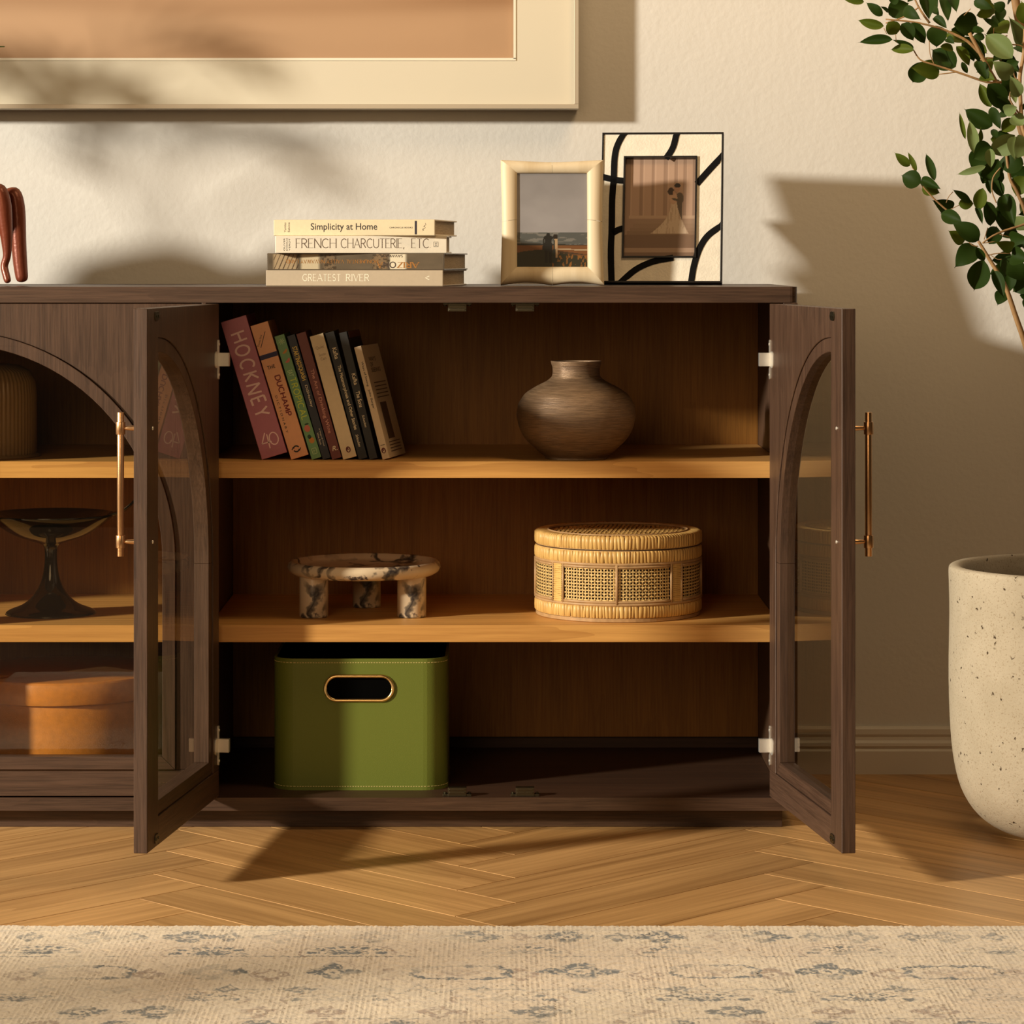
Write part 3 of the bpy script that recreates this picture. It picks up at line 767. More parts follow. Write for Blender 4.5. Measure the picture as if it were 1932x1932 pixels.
cov_box(.030, .075, .030, .090)
bm = BM()
for k in range(5): box(bm, xq-.0004, xq+.0001, .025, .110, .098+k*.006, .0995+k*.006)
for k in range(4): box(bm, xq-.0004, xq+.0001, .025, .105, .009+k*.005, .0105+k*.005)
obj('cover_print', bm, cvm, b9)
for k, (t_, wl) in enumerate((('WAYS', .05), ('OF', .022), ('SEEING', .065))):
    put_text(t_, (xq+.0002, .028, .158-.009*k), (0,1,0), (0,0,1), wl, .007, cvm, b9)

# ------------------------------------------------------------------ photo frames
M['bone'] = wood('polished_bone', (.58, .45, .27, 1), (.78, .67, .48, 1), 'z', 12, .45, .05, .3, fig=.2)
YF = 4.84
iv = empty('photo_frame', (PX(1042, YF), YF, ZT), (R(-10), 0, 0))
tag(iv, 'ivory bone photo frame with a couple by the sea, left of the striped frame', 'photo frame')
FWD, FHT = .169, .2075
ow, oz0, oz1 = .0575, .0290, .1855
def side_pts(k):
    I = [(-ow, oz0), (ow, oz0), (ow, oz1), (-ow, oz1)]; O = [(-FWD/2, .0), (FWD/2, .0), (FWD/2, FHT), (-FWD/2, FHT)]
    return Vector(I[k]), Vector(I[(k+1)%4]), Vector(O[k]), Vector(O[(k+1)%4])
cen = Vector((0, FHT/2))
for k in range(4):
    i0, i1, o0, o1 = side_pts(k)
    for half in (0, 1):
        bm = BM(); nt_, ns = 12, 9; g = []
        for a in range(nt_+1):
            t = (a/nt_)*.4988 + (0 if half == 0 else .5012)
            row = []
            for b in range(ns+1):
                s = b/ns
                pi, po = i0.lerp(i1, t), o0.lerp(o1, t)
                nrm = (po-pi).normalized()
                inn = .0035*math.sin(PI*t)**1.5
                if k == 0: inn = .0045*abs(math.sin(2*PI*t))**1.2
                po = po - Vector((0, 1))*inn if k == 2 else (po + Vector((0, 1))*inn if k == 0 else po + Vector((1 if k == 3 else -1, 0))*inn*.6)
                p = pi.lerp(po, s)
                row.append(bm.verts.new((p.x, -.010 - .007*math.sin(PI*min(1, s*.92+.06))**.7, p.y)))
            g.append(row)
        for a in range(nt_):
            for b in range(ns): bm.faces.new((g[a][b], g[a][b+1], g[a+1][b+1], g[a+1][b]))
        # closing skirt
        back = [[bm.verts.new((v.co.x, -.002, v.co.z)) for v in (row[0], row[-1])] for row in g]
        for a in range(nt_):
            bm.faces.new((g[a][0], g[a+1][0], back[a+1][0], back[a][0])); bm.faces.new((g[a][-1], back[a][1], back[a+1][1], g[a+1][-1]))
        obj('bone_piece', bm, M['bone'], iv, smooth=True)
obj('backing', box(BM(), -FWD/2+.012, FWD/2-.012, -.008, 0, .008, FHT-.008), plain('frame_back', (40, 30, 22)), iv)
bm = BM(); box(bm, -.02, .02, 0, .002, .01, .15); 
es = obj('easel_leg', bm, plain('easel_back', (30, 24, 20)), iv); es.rotation_euler = (R(-22), 0, 0); es.location = (0, .001, .0)
def sea(u, v):
    c = col3((152, 148, 150))[None,None]*(.85+.35*fbm(u*3, v*5, 31)[...,None])
    t = np.clip((v-.35)/.5, 0, 1)[...,None]; c = c*(.97-.15*t)
    def over(m, col, k=1.0):
        nonlocal c
        mm = (m*k)[...,None]; c = c*(1-mm)+np.array(col)*mm
    w_ = fbm(u*8, v*60, 4)
    over((v < .37).astype(float), col3((84, 86, 84))); over(((v < .37) & (w_ > .55)).astype(float), col3((128, 124, 118)), .7)
    over((v < .262-.02*u).astype(float), col3((42, 40, 34)))
    over(((v < .235) & (v > .13)).astype(float), col3((116, 74, 40))*1.0, 1); over(((v < .21-.1*(u-.3)) & (u > .5) & (v > .165-.05*u+.02)).astype(float), col3((58, 44, 30)), .9)
    over(((abs(v-.20+.03*(u-.6)) < .006) & (u > .55)).astype(float), col3((190, 170, 140)), .8)
    gr = (v < .16+.03*np.sin(u*5)) ; over(gr.astype(float), col3((46, 44, 30))); over((gr & (fbm(u*40, v*25, 8) > .6) & (u > .5)).astype(float), col3((150, 96, 40)), .8)
    # two figures from behind
    def ell(x, y, rx, ry): return (((u-x)/rx)**2+((v-y)/ry)**2 < 1).astype(float)
    def quad(x0, x1, y0, y1, tp=0): return ((u > x0+tp*(v-y0)) & (u < x1-tp*(v-y0)) & (v > y0) & (v < y1)).astype(float)
    dk = col3((26, 25, 22))
    over(ell(.445, .345, .026, .022), dk); over(quad(.385, .505, .17, .325, .1), dk); over(ell(.445, .315, .062, .03), dk)
    over(quad(.362, .40, .19, .31, .12), dk); over(quad(.395, .44, .055, .18), dk); over(quad(.455, .495, .055, .18), dk)
    over(ell(.543, .325, .034, .030), col3((34, 26, 20))); over(quad(.520, .575, .11, .305, .02), col3((176, 146, 112))); over(quad(.50, .555, .06, .30, .1), col3((40, 46, 42)))
    return c
print_grid('photograph', 2*ow+.004, oz1-oz0+.004, 110, 150, sea, iv, (-ow-.002, -.0095, oz0-.002))
bm = BM(); poly(bm, [[(-ow, oz0), (ow, oz0), (ow, oz1), (-ow, oz1)]], -.0108, None); obj('glazing', bm, M['clear'], iv)

YF2 = 4.90
hf = empty('photo_frame', (PX(1247, YF2+.02), YF2+.02, ZT), (0, 0, 0))
hf.rotation_euler = (Matrix.Rotation(-R(7), 3, 'Z') @ Matrix.Rotation(R(-14), 3, 'X')).to_euler()
tag(hf, 'cream hide photo frame with black curved stripes and a wedding photograph', 'photo frame')
sc2 = (YF2+.05)/F; HW, HHt = 230*.5*sc2, 284*sc2/math.cos(R(14))
def hp(px, py):      # a place on the frame's face, from its place between the frame's edges
    v = (536-py)/284.0; xl = 1130 + (1-v)*-8.0
    return ((px - (xl+115))*sc2, v*HHt)
op = [hp(1168, 487), hp(1302, 487), hp(1309, 300), hp(1175, 300)]
op = [(op[0][0], op[0][1]), (op[1][0], op[0][1]), (op[1][0], op[2][1]), (op[0][0], op[2][1])]
M['hide'] = plain('cream_hide', (.78, .72, .60), .8, bs=.7, bscale=260, var=.12)
M['blackhide'] = plain('black_hide', (9, 8, 8), .8, bs=.4, bscale=900, spec=.15)
M['blackedge'] = plain('black_edging', (16, 13, 13), .35)
bm = BM(); poly(bm, [[(-HW+.003, .003), (HW-.003, .003), (HW-.003, HHt-.003), (-HW+.003, HHt-.003)], op], -.016, -.004); obj('hide_panel', bm, M['hide'], hf)
bm = BM()
for a in ((-HW, HW, 0, .0032), (-HW, HW, HHt-.0032, HHt), (-HW, -HW+.0032, .0032, HHt-.0032), (HW-.0032, HW, .0032, HHt-.0032)): box(bm, a[0], a[1], -.018, 0, a[2], a[3])
obj('edging', bm, M['blackedge'], hf, bevel=.0006)
bm = BM(); e = .0022
box(bm, op[0][0]-e, op[0][0]+.0006, -.0195, -.006, op[0][1]-e, op[2][1]+e); box(bm, op[1][0]-.0006, op[1][0]+e, -.0195, -.006, op[0][1]-e, op[2][1]+e)
box(bm, op[0][0], op[1][0], -.0195, -.006, op[0][1]-e, op[0][1]+.0006); box(bm, op[0][0], op[1][0], -.0195, -.006, op[2][1]-.0006, op[2][1]+e)
obj('inner_edging', bm, M['blackedge'], hf)
strokes = [
 [(1174, 248), (1159, 275), (1153, 300), (1151, 340), (1148, 380), (1147, 430), (1145, 480), (1146, 540)],
 [(1272, 248), (1264, 280), (1250, 302)],
 [(1364, 290), (1335, 320), (1308, 350)],
 [(1128, 336), (1155, 342), (1172, 344)],
 [(1148, 443), (1158, 437), (1168, 434)],
 [(1362, 424), (1330, 445), (1312, 470), (1300, 505), (1294, 540)],
 [(1158, 540), (1190, 512), (1225, 496), (1262, 489)],
]
for st in strokes:
    pts = smooth_path([(*hp(*p), 0) for p in st], 5)
    bm = BM(); ribbon(bm, [(v.x, v.y) for v in pts], .0105, -.0170, -.0155, T=lambda v: Vector((min(max(v.x, -HW+.0034), HW-.0034), v.y, min(max(v.z, .0034), HHt-.0034))))
    obj('black_stripe', bm, M['blackhide'], hf)
obj('backing', box(BM(), -HW+.004, HW-.004, -.0035, 0, .004, HHt-.004), M['blackedge'], hf)
es = obj('easel_leg', box(BM(), -.025, .025, 0, .002, .01, .2), M['blackedge'], hf); es.rotation_euler = (R(-24), 0, 0); es.location = (0, .001, 0)
def wedding(u, v):
    c = np.ones(u.shape+(1,))*col3((150, 122, 104))
    def over(m, col, k=1.0):
        nonlocal c
        mm = (np.asarray(m, float)*k)[...,None]; c = c*(1-mm)+np.array(col)*mm
    for x0, x1 in ((.08, .24), (.26, .40), (.42, .57), (.60, .72), (.74, .84), (.87, .97)):
        t = np.clip((u-x0)/(x1-x0), 0, 1); ins = (u > x0) & (u < x1) & (v > .42)
        over(ins, col3((172, 142, 122)), 1); over(ins & (t > .8), col3((134, 106, 88)), .7); over(ins & (t < .12), col3((186, 156, 136)), .7)
        over((u > x0-.02) & (u < x1+.02) & (v > .39) & (v < .425), col3((178, 150, 128)))
    for k, y in enumerate((.38, .34, .30, .27)):
        over((v < y) & (u > .16*(4-k)/4), col3((150-6*k, 124-6*k, 104-6*k)))
    over(v < .23, col3((118, 92, 74))); over((v < .10) & (v > .055), col3((160, 132, 112))); over(v < .055, col3((122, 96, 78)))
    def ell(x, y, rx, ry, a=0):
        X = (u-x)*math.cos(a)+(v-y)*1.35*math.sin(a); Y = -(u-x)*math.sin(a)+(v-y)*1.35*math.cos(a)
        return (X/rx)**2+(Y/ry)**2 < 1
    vv_ = np.clip(.56-v, 0, 1); dress = (v < .56) & (v > .245) & (u > .655-vv_**2.2*3.6) & (u < .735+vv_**1.5*.95)
    over((u > .735) & (u < .81) & (v > .34) & (v < .64), col3((92, 78, 66))); over(ell(.775, .60, .055, .08), col3((92, 78, 66)))
    over(dress, col3((196, 174, 152))); over(dress & (fbm(u*60, v*12, 6) > .58), col3((172, 148, 126)), .8)
    over(ell(.685, .600, .055, .085), col3((184, 150, 126))); over(ell(.650, .668, .046, .052), col3((58, 40, 32)))
    over(ell(.735, .700, .040, .052), col3((170, 128, 104))); over(ell(.740, .728, .044, .030), col3((40, 30, 26))); over(ell(.69, .655, .012, .03), col3((176, 136, 112)))
    over(ell(.72, .585, .06, .016, -.3), col3((86, 74, 62)))
    return c
pw, ph_ = op[1][0]-op[0][0], op[2][1]-op[0][1]
print_grid('photograph', pw, ph_, 120, 160, wedding, hf, (op[0][0], -.009, op[0][1]))
bm = BM(); poly(bm, [op], -.011, None); obj('glazing', bm, M['clear'], hf)

# ------------------------------------------------------------------ vase
def vase_mat():
    m, nt, b = new_mat('ridged_bronze_clay'); 
    f = nz(nt, texco(nt, (.04, .04, 1)), 900, 4, .6); g2 = nz(nt, texco(nt, (.12, .12, 1)), 45, 3)
    c = mix(nt, ramp(nt, f, [(.35, (.10, .062, .036, 1)), (.65, (.34, .22, .13, 1))]), ramp(nt, g2, [(.3, (.12, .075, .05, 1)), (.7, (.30, .19, .10, 1))]), .4)
    L(nt, c, b.inputs['Base Color']); b.inputs['Roughness'].default_value = .42; b.inputs['Metallic'].default_value = .35
    bump(nt, b, f, .8, .0012); return m
yv = 4.752
vz = [(0, 0), (.046, 0), (.050, .003), (.066, .016), (.083, .034), (.0925, .053), (.0955, .070), (.0930, .087), (.083, .103), (.067, .1145), (.051, .1225), (.0415, .129), (.0378, .137), (.0378, .146), (.0405, .1555), (.0395, .1565), (.0380, .1555), (.035, .146), (.035, .136), (.050, .118), (.08, .10), (.089, .07), (.075, .035), (0, .01)]
sm = [(v.x, v.y) for v in smooth_path([(a, b, 0) for a, b in vz], 3)]
sm = [(max(a, 0), b) for a, b in sm]
o = obj('vase', lathe(BM(), sm, 96, rfun=lambda a, z, r: .0004*math.sin(z*1900)), vase_mat(), smooth=True, loc=(PX(1087, yv), yv, ZS1))
tag(o, 'squat bronze-brown ridged vase with a narrow neck on the upper shelf', 'vase')

# ------------------------------------------------------------------ marble footed tray
def marble():
    m, nt, b = new_mat('veined_marble'); v = texco(nt, (1, 1, 1), rot=(.3, .6, .4))
    warp = nz(nt, v, 9, 5)
    vo = N(nt, 'ShaderNodeTexVoronoi', feature='DISTANCE_TO_EDGE'); vo.inputs['Scale'].default_value = 14
    mixv = N(nt, 'ShaderNodeMix', data_type='VECTOR'); mixv.inputs[0].default_value = .12
    nn_ = N(nt, 'ShaderNodeTexNoise'); nn_.inputs['Scale'].default_value = 16; nn_.inputs['Detail'].default_value = 4; L(nt, v, nn_.inputs['Vector'])
    L(nt, v, mixv.inputs[4]); L(nt, nn_.outputs['Color'], mixv.inputs[5]); L(nt, mixv.outputs[1], vo.inputs['Vector'])
    vein = ramp(nt, vo.outputs['Distance'], [(.0, (1,1,1,1)), (.05, (.75,.75,.75,1)), (.09, (0,0,0,1))])
    mask = ramp(nt, nz(nt, v, 13, 2), [(.44, (0,0,0,1)), (.56, (1,1,1,1))])
    patch = ramp(nt, nz(nt, v, 20, 5, .65, 1.0), [(.60, (0,0,0,1)), (.66, (1,1,1,1))])
    base = ramp(nt, warp, [(.3, (.60, .46, .32, 1)), (.7, (.78, .66, .50, 1))])
    mk = mix(nt, (0,0,0,1), vein, mask); c = mix(nt, base, (.035, .03, .035, 1), mk); c = mix(nt, c, (.06, .045, .05, 1), patch)
    L(nt, c, b.inputs['Base Color']); b.inputs['Roughness'].default_value = .32; return m
M['marble'] = marble()
tray = empty('footed_tray', (PX(687, 4.835), 4.835, ZS2)); tag(tray, 'round marble tray with dark veins on three stubby legs', 'tray')
tp = [(0, .0635), (.100, .0635), (.114, .0650), (.1225, .0700), (.1250, .0765), (.1235, .0830), (.1190, .0870), (.1150, .0860), (.112, .0800), (.105, .0760), (0, .0755)]
obj('tray_top', lathe(BM(), tp, 80), M['marble'], tray, smooth=True)
for k, a in enumerate((210, 330, 90)):
    r = .0915; bm = BM(); lathe(bm, [(0, 0), (.0222, 0), (.0234, .0012), (.0234, .0655), (0, .0655)], 40)
    obj('leg', bm, M['marble'], tray, smooth=False, loc=(r*math.cos(R(a)), r*math.sin(R(a)), 0), bevel=.0006)
for ch in tray.children:
    if ch.name.startswith('leg'):
        ch.data.polygons.foreach_set('use_smooth', [len(p.vertices) == 4 for p in ch.data.polygons])

# ------------------------------------------------------------------ rattan box
M['rattan'] = wood('rattan_wrap', (.50, .27, .075, 1), (.84, .58, .22, 1), 'z', 45, .4, .2, .5, fig=.3)
M['core'] = plain('rattan_core', (.58, .37, .19), .45, var=.3, bscale=300)
M['cane'] = plain('cane_webbing', (.84, .60, .26), .5, var=.3, bscale=400)
RBX = .1345; rb = empty('rattan_box', (PX(1166, 4.842), 4.842, ZS2), (0, 0, 0))
tag(rb, 'round lidded rattan box with cane webbing panels on the lower shelf', 'box')
def strand_ring(z0, z1, r, n, over_top=0, seed=0):
    rg_ = random.Random(seed); bm = BM(); a = 0; hgt = z1-z0
    while a < 2*PI - .01:
        wa = 2*PI/n*rg_.uniform(.7, 1.3); wa = min(wa, 2*PI-a); hw = wa*r/2*.97
        c, s = math.cos(a+wa/2), math.sin(a+wa/2); lean = rg_.uniform(-.0012, .0012); tk = rg_.uniform(.0016, .0024)
        path = [(0, z0), (tk, z0+hgt*.12), (tk*1.15, z0+hgt*.5), (tk, z1-hgt*.12), (0 if not over_top else -.001, z1)]
        if over_top: path += [(-.005, z1+.0012), (-over_top, z1+.0004)]
        rows = []
        for k, (dr, z) in enumerate(path):
            row = []
            for t, dd_ in ((-1, -.0012), (-.55, 0), (.55, 0), (1, -.0012)):
                rr = r + dr + (dd_ if k < 5 else 0) ; tt = t*hw*(rr/r) + lean*(k-2)/2
                zz_ = z + (dd_ if k >= 5 else 0)
                row.append(bm.verts.new((rr*c - tt*s, rr*s + tt*c, zz_)))
            rows.append(row)
        for A_, B_ in zip(rows, rows[1:]):
            for k in range(3): bm.faces.new((A_[k], A_[k+1], B_[k+1], B_[k]))
        a += wa
    return bm
obj('base_hoop', lathe(BM(), [(0, 0), (RBX-.002, 0), (RBX, .001), (RBX, .0062), (RBX-.003, .0068), (0, .0068)], 72), M['core'], rb, smooth=False)
def kind_stuff(o): o['kind'] = 'stuff'; return o
kind_stuff(obj('wrapped_band', strand_ring(.0068, .0265, RBX, 150, seed=1), M['rattan'], rb, smooth=True))
kind_stuff(obj('wrapped_band', strand_ring(.0940, .1135, RBX, 150, seed=2), M['rattan'], rb, smooth=True))
obj('inner_wall', lathe(BM(), [(RBX-.0002, .0068), (RBX-.0002, .027), (RBX-.004, .027), (RBX-.004, .0068)], 72), M['core'], rb)
obj('inner_wall', lathe(BM(), [(RBX-.0002, .093), (RBX-.0002, .114), (RBX-.004, .114), (RBX-.004, .093)], 72), M['core'], rb)
# rings above and below the cane
for z in (.0282, .0925):
    bm = BM(); tube(bm, [( (RBX)*math.cos(R(a)), (RBX)*math.sin(R(a)), z) for a in range(0, 361, 4)], .0024, 8, caps=False)
    obj('core_ring', bm, M['core'], rb, smooth=True)
def pt(a, r, z): return (r*math.cos(a), r*math.sin(a), z)
RC = RBX-.0015
cane = BM()
a_front = -PI/2 + R(-3)
for kpan in range(4):
    ac = a_front + kpan*PI/2
    pa0, pa1 = ac - R(45), ac + R(45)
    # wrapped post centred on pa0
    bm = BM(); n_ = 20; r2 = random.Random(kpan)
    for k in range(n_):
        z0 = .0300 + k*.0610/n_; z1 = z0 + .0610/n_*.97; zm = (z0+z1)/2
        hw = R(3.9)
        rows = []
        for z, d in ((z0, 0), (zm, .0014), (z1, 0)):
            rows.append([bm.verts.new(pt(pa0+hw*t, RBX+d+.0004, z+r2.uniform(-.0003, .0003))) for t in (-1, -.4, .4, 1)])
        for A_, B_ in zip(rows, rows[1:]):
            for j in range(3): bm.faces.new((A_[j], A_[j+1], B_[j+1], B_[j]))
    kind_stuff(obj('wrapped_post', bm, M['rattan'], rb, smooth=True))
    # core stiles beside the post, the panel frame and its mullion
    for aa, rr in ((pa0-R(5.0), .0020), (pa0+R(5.0), .0020), (ac, .0026)):
        bm = BM(); tube(bm, [pt(aa, RBX+.0003, .0285), pt(aa, RBX+.0003, .0922)], rr, 8); obj('core_stile', bm, M['core'], rb, smooth=True)
    for z in (.0325, .0882):
        bm = BM(); tube(bm, [pt(pa0+R(6)+(PI/2-R(12))*k/16, RBX, z) for k in range(17)], .0022, 8); obj('core_rail', bm, M['core'], rb, smooth=True)
    # cane: uprights and horizontals with holes between
    for lo, hi in ((pa0+R(6), ac-R(1)), (ac+R(1), pa1-R(6))):
        nv = 17
        for k in range(nv):
            a = lo+(hi-lo)*(k+.5)/nv; ha = (hi-lo)/nv*.21
            vz_ = []
            for j in range(23):
                z = .0330 + .055*j/22; d = .0007*(1 if (j+k) % 2 else -1)
                vz_.append((cane.verts.new(pt(a-ha, RC+d, z)), cane.verts.new(pt(a+ha, RC+d, z))))
            for A_, B_ in zip(vz_, vz_[1:]): cane.faces.new((A_[0], A_[1], B_[1], B_[0]))
        nh = 11
        for k in range(nh):
            z = .0330 + .055*(k+.5)/nh; hz = .055/nh*.21; vv = []
            for j in range(2*nv+1):
                a = lo+(hi-lo)*j/(2*nv); d = .0006*math.cos(j*PI/2 + k*PI)
                vv.append((cane.verts.new(pt(a, RC+d, z-hz)), cane.verts.new(pt(a, RC+d, z+hz))))
            for A_, B_ in zip(vv, vv[1:]): cane.faces.new((A_[0], A_[1], B_[1], B_[0]))
kind_stuff(obj('cane_webbing', cane, M['cane'], rb))
obj('lining', lathe(BM(), [(RBX-.012, .012), (RBX-.012, .11)], 48), plain('box_lining_dark', (.05, .025, .01), .9), rb)
# lid
bm = strand_ring(.1165, .1370, RBX+.0004, 150, over_top=.020, seed=5)
lid = kind_stuff(obj('lid', bm, M['rattan'], rb, smooth=True))
obj('lid_board', lathe(BM(), [(0, .1155), (RBX-.0005, .1155), (RBX-.0005, .1365), (RBX-.018, .1365), (RBX-.019, .1335), (0, .1335)], 72), M['core'], lid)
bm = BM(); tube(bm, [pt(R(a), RBX-.0205, .1370) for a in range(0, 361, 5)], .0020, 8, caps=False); obj('core_ring', bm, M['core'], lid, smooth=True)
bm = BM(); rr = RBX-.022
for dirn in (0, 1):
    for k in range(-22, 23):
        c0 = k*.005; hl = math.sqrt(max(rr*rr-c0*c0, 0)); 
        if hl < .004: continue
        nseg = max(2, int(2*hl/.005)); rows = []
        for j in range(nseg+1):
            t = -hl + 2*hl*j/nseg; z = .1345 + .0007*(1 if (int(round(t/.005))+k+dirn) % 2 else -1)
            a_, b_ = (t, c0-.0017), (t, c0+.0017)
            ang_ = R(38) if dirn == 0 else R(128)
            rot = lambda p: (p[0]*math.cos(ang_)-p[1]*math.sin(ang_), p[0]*math.sin(ang_)+p[1]*math.cos(ang_))
            rows.append((bm.verts.new((*rot(a_), z)), bm.verts.new((*rot(b_), z))))
        for A_, B_ in zip(rows, rows[1:]): bm.faces.new((A_[0], A_[1], B_[1], B_[0]))
kind_stuff(obj('lid_webbing', bm, M['rattan'], lid))

# ------------------------------------------------------------------ green leather box
M['green'] = plain('olive_leather', (.15, .19, .028), .5, bs=.25, bscale=900, spec=.4)
M['black_lining'] = plain('black_lining', (.003, .003, .003), 1, spec=0)
YG = 4.715; gx0, gx1 = PX(514.5, YG), PX(843.5, YG); gd = .24; gh = .2095
gb = empty('storage_box', ((gx0+gx1)/2, YG, ZB)); tag(gb, 'open olive green leather storage box with a gold-rimmed handle hole', 'box')
hw = (gx1-gx0)/2
def ring_pts(ins, r, n=10): return rrect(-hw+ins, hw-ins, ins, gd-ins, r-ins, n)
# outer shell with an oval handle hole in its front face: front plate built flat, the rest swept
outl = ring_pts(0, .038); inn = ring_pts(.004, .038)
bm = BM()
hx0, hx1, hz0, hz1 = PX(615, YG)-gb.location.x, PX(740, YG)-gb.location.x, (H-(1320-CY)*YG/F)-ZB, (H-(1277-CY)*YG/F)-ZB
hole = rrect(hx0, hx1, hz0, hz1, (hz1-hz0)/2-.0001, 10)
poly(bm, [[(-hw+.038, 0), (hw-.038, 0), (hw-.038, gh), (-hw+.038, gh)], hole], 0, .004)
def wall(pts_o, pts_i, taper):
    n = len(pts_o)
    for i in range(n-1):
        a, b = pts_o[i], pts_o[i+1]; c, d = pts_i[i], pts_i[i+1]
        V = [bm.verts.new(v) for v in ((a[0], a[1], 0), (b[0], b[1], 0), (b[0], b[1], gh), (a[0], a[1], gh), (c[0], c[1], 0), (d[0], d[1], 0), (d[0], d[1], gh), (c[0], c[1], gh))]
        bm.faces.new((V[0], V[1], V[2], V[3])); bm.faces.new((V[4], V[7], V[6], V[5])); bm.faces.new((V[3], V[2], V[6], V[7]))
wall(outl, inn, 0)
bmesh.ops.remove_doubles(bm, verts=bm.verts, dist=1e-5)
body = obj('body', bm, M['green'], gb)
body.data.polygons.foreach_set('use_smooth', [abs(p.normal.z) < .1 and abs(p.normal.y) < .995 for p in body.data.polygons])
wn = body.modifiers.new('wn', 'WEIGHTED_NORMAL'); wn.keep_sharp = True
bm = BM(); ins = ring_pts(.0045, .038)
n = len(ins)
V0 = [bm.verts.new((x, y, .004)) for x, y in ins]; V1 = [bm.verts.new((x, y, gh-.001)) for x, y in ins]
for i in range(n):
    j = (i+1) % n
    # leave the lining out only where the handle hole is
    bm.faces.new((V0[i], V0[j], V1[j], V1[i]))
bm.faces.new(V0)
obj('lining', bm, M['black_lining'], gb)
bm = BM(); hc = rrect(hx0-.0012, hx1+.0012, hz0-.0012, hz1+.0012, (hz1-hz0)/2+.0011, 10)
tube(bm, [(x, -.0008, z) for x, z in hc] + [(hc[0][0], -.0008, hc[0][1])], .0030, 10, caps=False); obj('handle_rim', bm, M['gold'], gb, smooth=True)
bm = BM()
for z in (.0060, gh-.0062):
    for i in range(len(outl)):
        a, b = Vector(outl[i]), Vector(outl[(i+1) % len(outl)])
        if max(a.y, b.y) > .045: continue
        ln = (b-a).length; kk = max(1, int(ln/.0042))
        for k in range(kk):
            p0 = a.lerp(b, (k+.15)/kk); p1 = a.lerp(b, (k+.78)/kk)
            nrm = Vector(((b-a).y, -(b-a).x)).normalized()*.0002
            tube(bm, [(p0.x+nrm.x, p0.y+nrm.y, z), (p1.x+nrm.x, p1.y+nrm.y, z)], .0005, 5)
kind_stuff(obj('stitching', bm, plain('pale_thread', (226, 208, 140), .7), gb))
obj('base_edge', (lambda b_: (poly(b_, [ring_pts(-.001, .039)], 0, .003, T=lambda v: Vector((v.x, v.z, v.y))), b_)[1])(BM()), M['green'], gb)

# ------------------------------------------------------------------ left bay: fluted jar, black compote, orange round box
jar_m, nt, b = new_mat('fluted_smoky_ceramic'); b.inputs['Base Color'].default_value = (.30, .19, .09, 1); b.inputs['Roughness'].default_value = .3
yj = 4.80; jr = .088
o = obj('ribbed_jar', lathe(BM(), [(0, 0), (.094, 0), (.096, .003), (.088, .005), (jr, .008), (jr, .10), (jr-.002, .122), (jr-.010, .138), (jr-.026, .147), (jr-.04, .150), (0, .150)], 288,
        rfun=lambda a, z, r: (.0013*math.cos(a*72) if r > .06 and z > .006 else 0)), jar_m, smooth=True, loc=(PX(67, yj)-.088, yj, ZS1))
tag(o, 'ribbed brown jar behind the closed glass door on the upper shelf', 'jar')
cm, nt, b = new_mat('black_glass'); b.inputs['Base Color'].default_value = (.006, .007, .004, 1); b.inputs['Roughness'].default_value = .07; b.inputs['Coat Weight'].default_value = .3; b.inputs['Specular IOR Level'].default_value = .7
yc = 4.835; cp = empty('footed_bowl', (PX(96, yc), yc, ZS2)); tag(cp, 'glossy black footed bowl with a leaf-shaped handle', 'bowl')
pf = [(0, 0), (.068, 0), (.0725, .0012), (.0725, .0030), (.066, .0070), (.048, .0140), (.034, .0240), (.023, .0380), (.015, .0560), (.0110, .0780), (.0100, .0950), (.0112, .1080), (.0170, .1140), (.034, .1195), (.060, .1290), (.083, .1430), (.0990, .1560), (.1030, .1620), (.1015, .1640), (.097, .1600), (.078, .1480), (.05, .1350), (0, .126)]
pf = [(max(v.x, 0), v.y) for v in smooth_path([(a, b_, 0) for a, b_ in pf], 3)]
obj('bowl', lathe(BM(), pf, 72), cm, cp, smooth=True)
bm = BM(); rows = []
for k in range(15):
    t = k/14; x = .094 + .062*t; z = .1600 + .004*t + .045*t**2.2; hwd = .020*math.sin(PI*(.25+.75*t))**.8 + .0004
    rows.append([bm.verts.new((x, hwd*s_, z + .004*s_*s_ + d)) for s_, d in ((-1, 0), (-.5, .0012), (0, .0018), (.5, .0012), (1, 0), (.5, -.0016), (0, -.0026), (-.5, -.0016))])
for A_, B_ in zip(rows, rows[1:]):
    for j in range(8): bm.faces.new((A_[j], A_[(j+1)%8], B_[(j+1)%8], B_[j]))
bm.faces.new(rows[0]); bm.faces.new(rows[-1][::-1])
obj('handle', bm, cm, cp, smooth=True)
M['orange'] = plain('orange_leather', (.62, .23, .030), .36, bs=.3, bscale=500, spec=.6, var=.2)
yo = 4.885; orr = .165; ob = empty('round_box', (PX(122, yo), yo, ZB)); tag(ob, 'round orange leather box with lid on the cabinet floor behind the closed door', 'box')
obj('body', lathe(BM(), [(0, 0), (orr-.004, 0), (orr-.002, .002), (orr-.002, .136), (0, .136)], 96), M['orange'], ob, smooth=True, bevel=.0005)
obj('lid', lathe(BM(), [(orr-.0018, .1335), (orr+.0022, .1325), (orr+.0028, .1345), (orr+.0028, .1660), (orr+.001, .1690), (orr-.003, .1700), (0, .1705)], 96), M['orange'], ob, smooth=True)
for ch in ob.children: ch.data.polygons.foreach_set('use_smooth', [abs(p.normal.z) < .5 for p in ch.data.polygons])

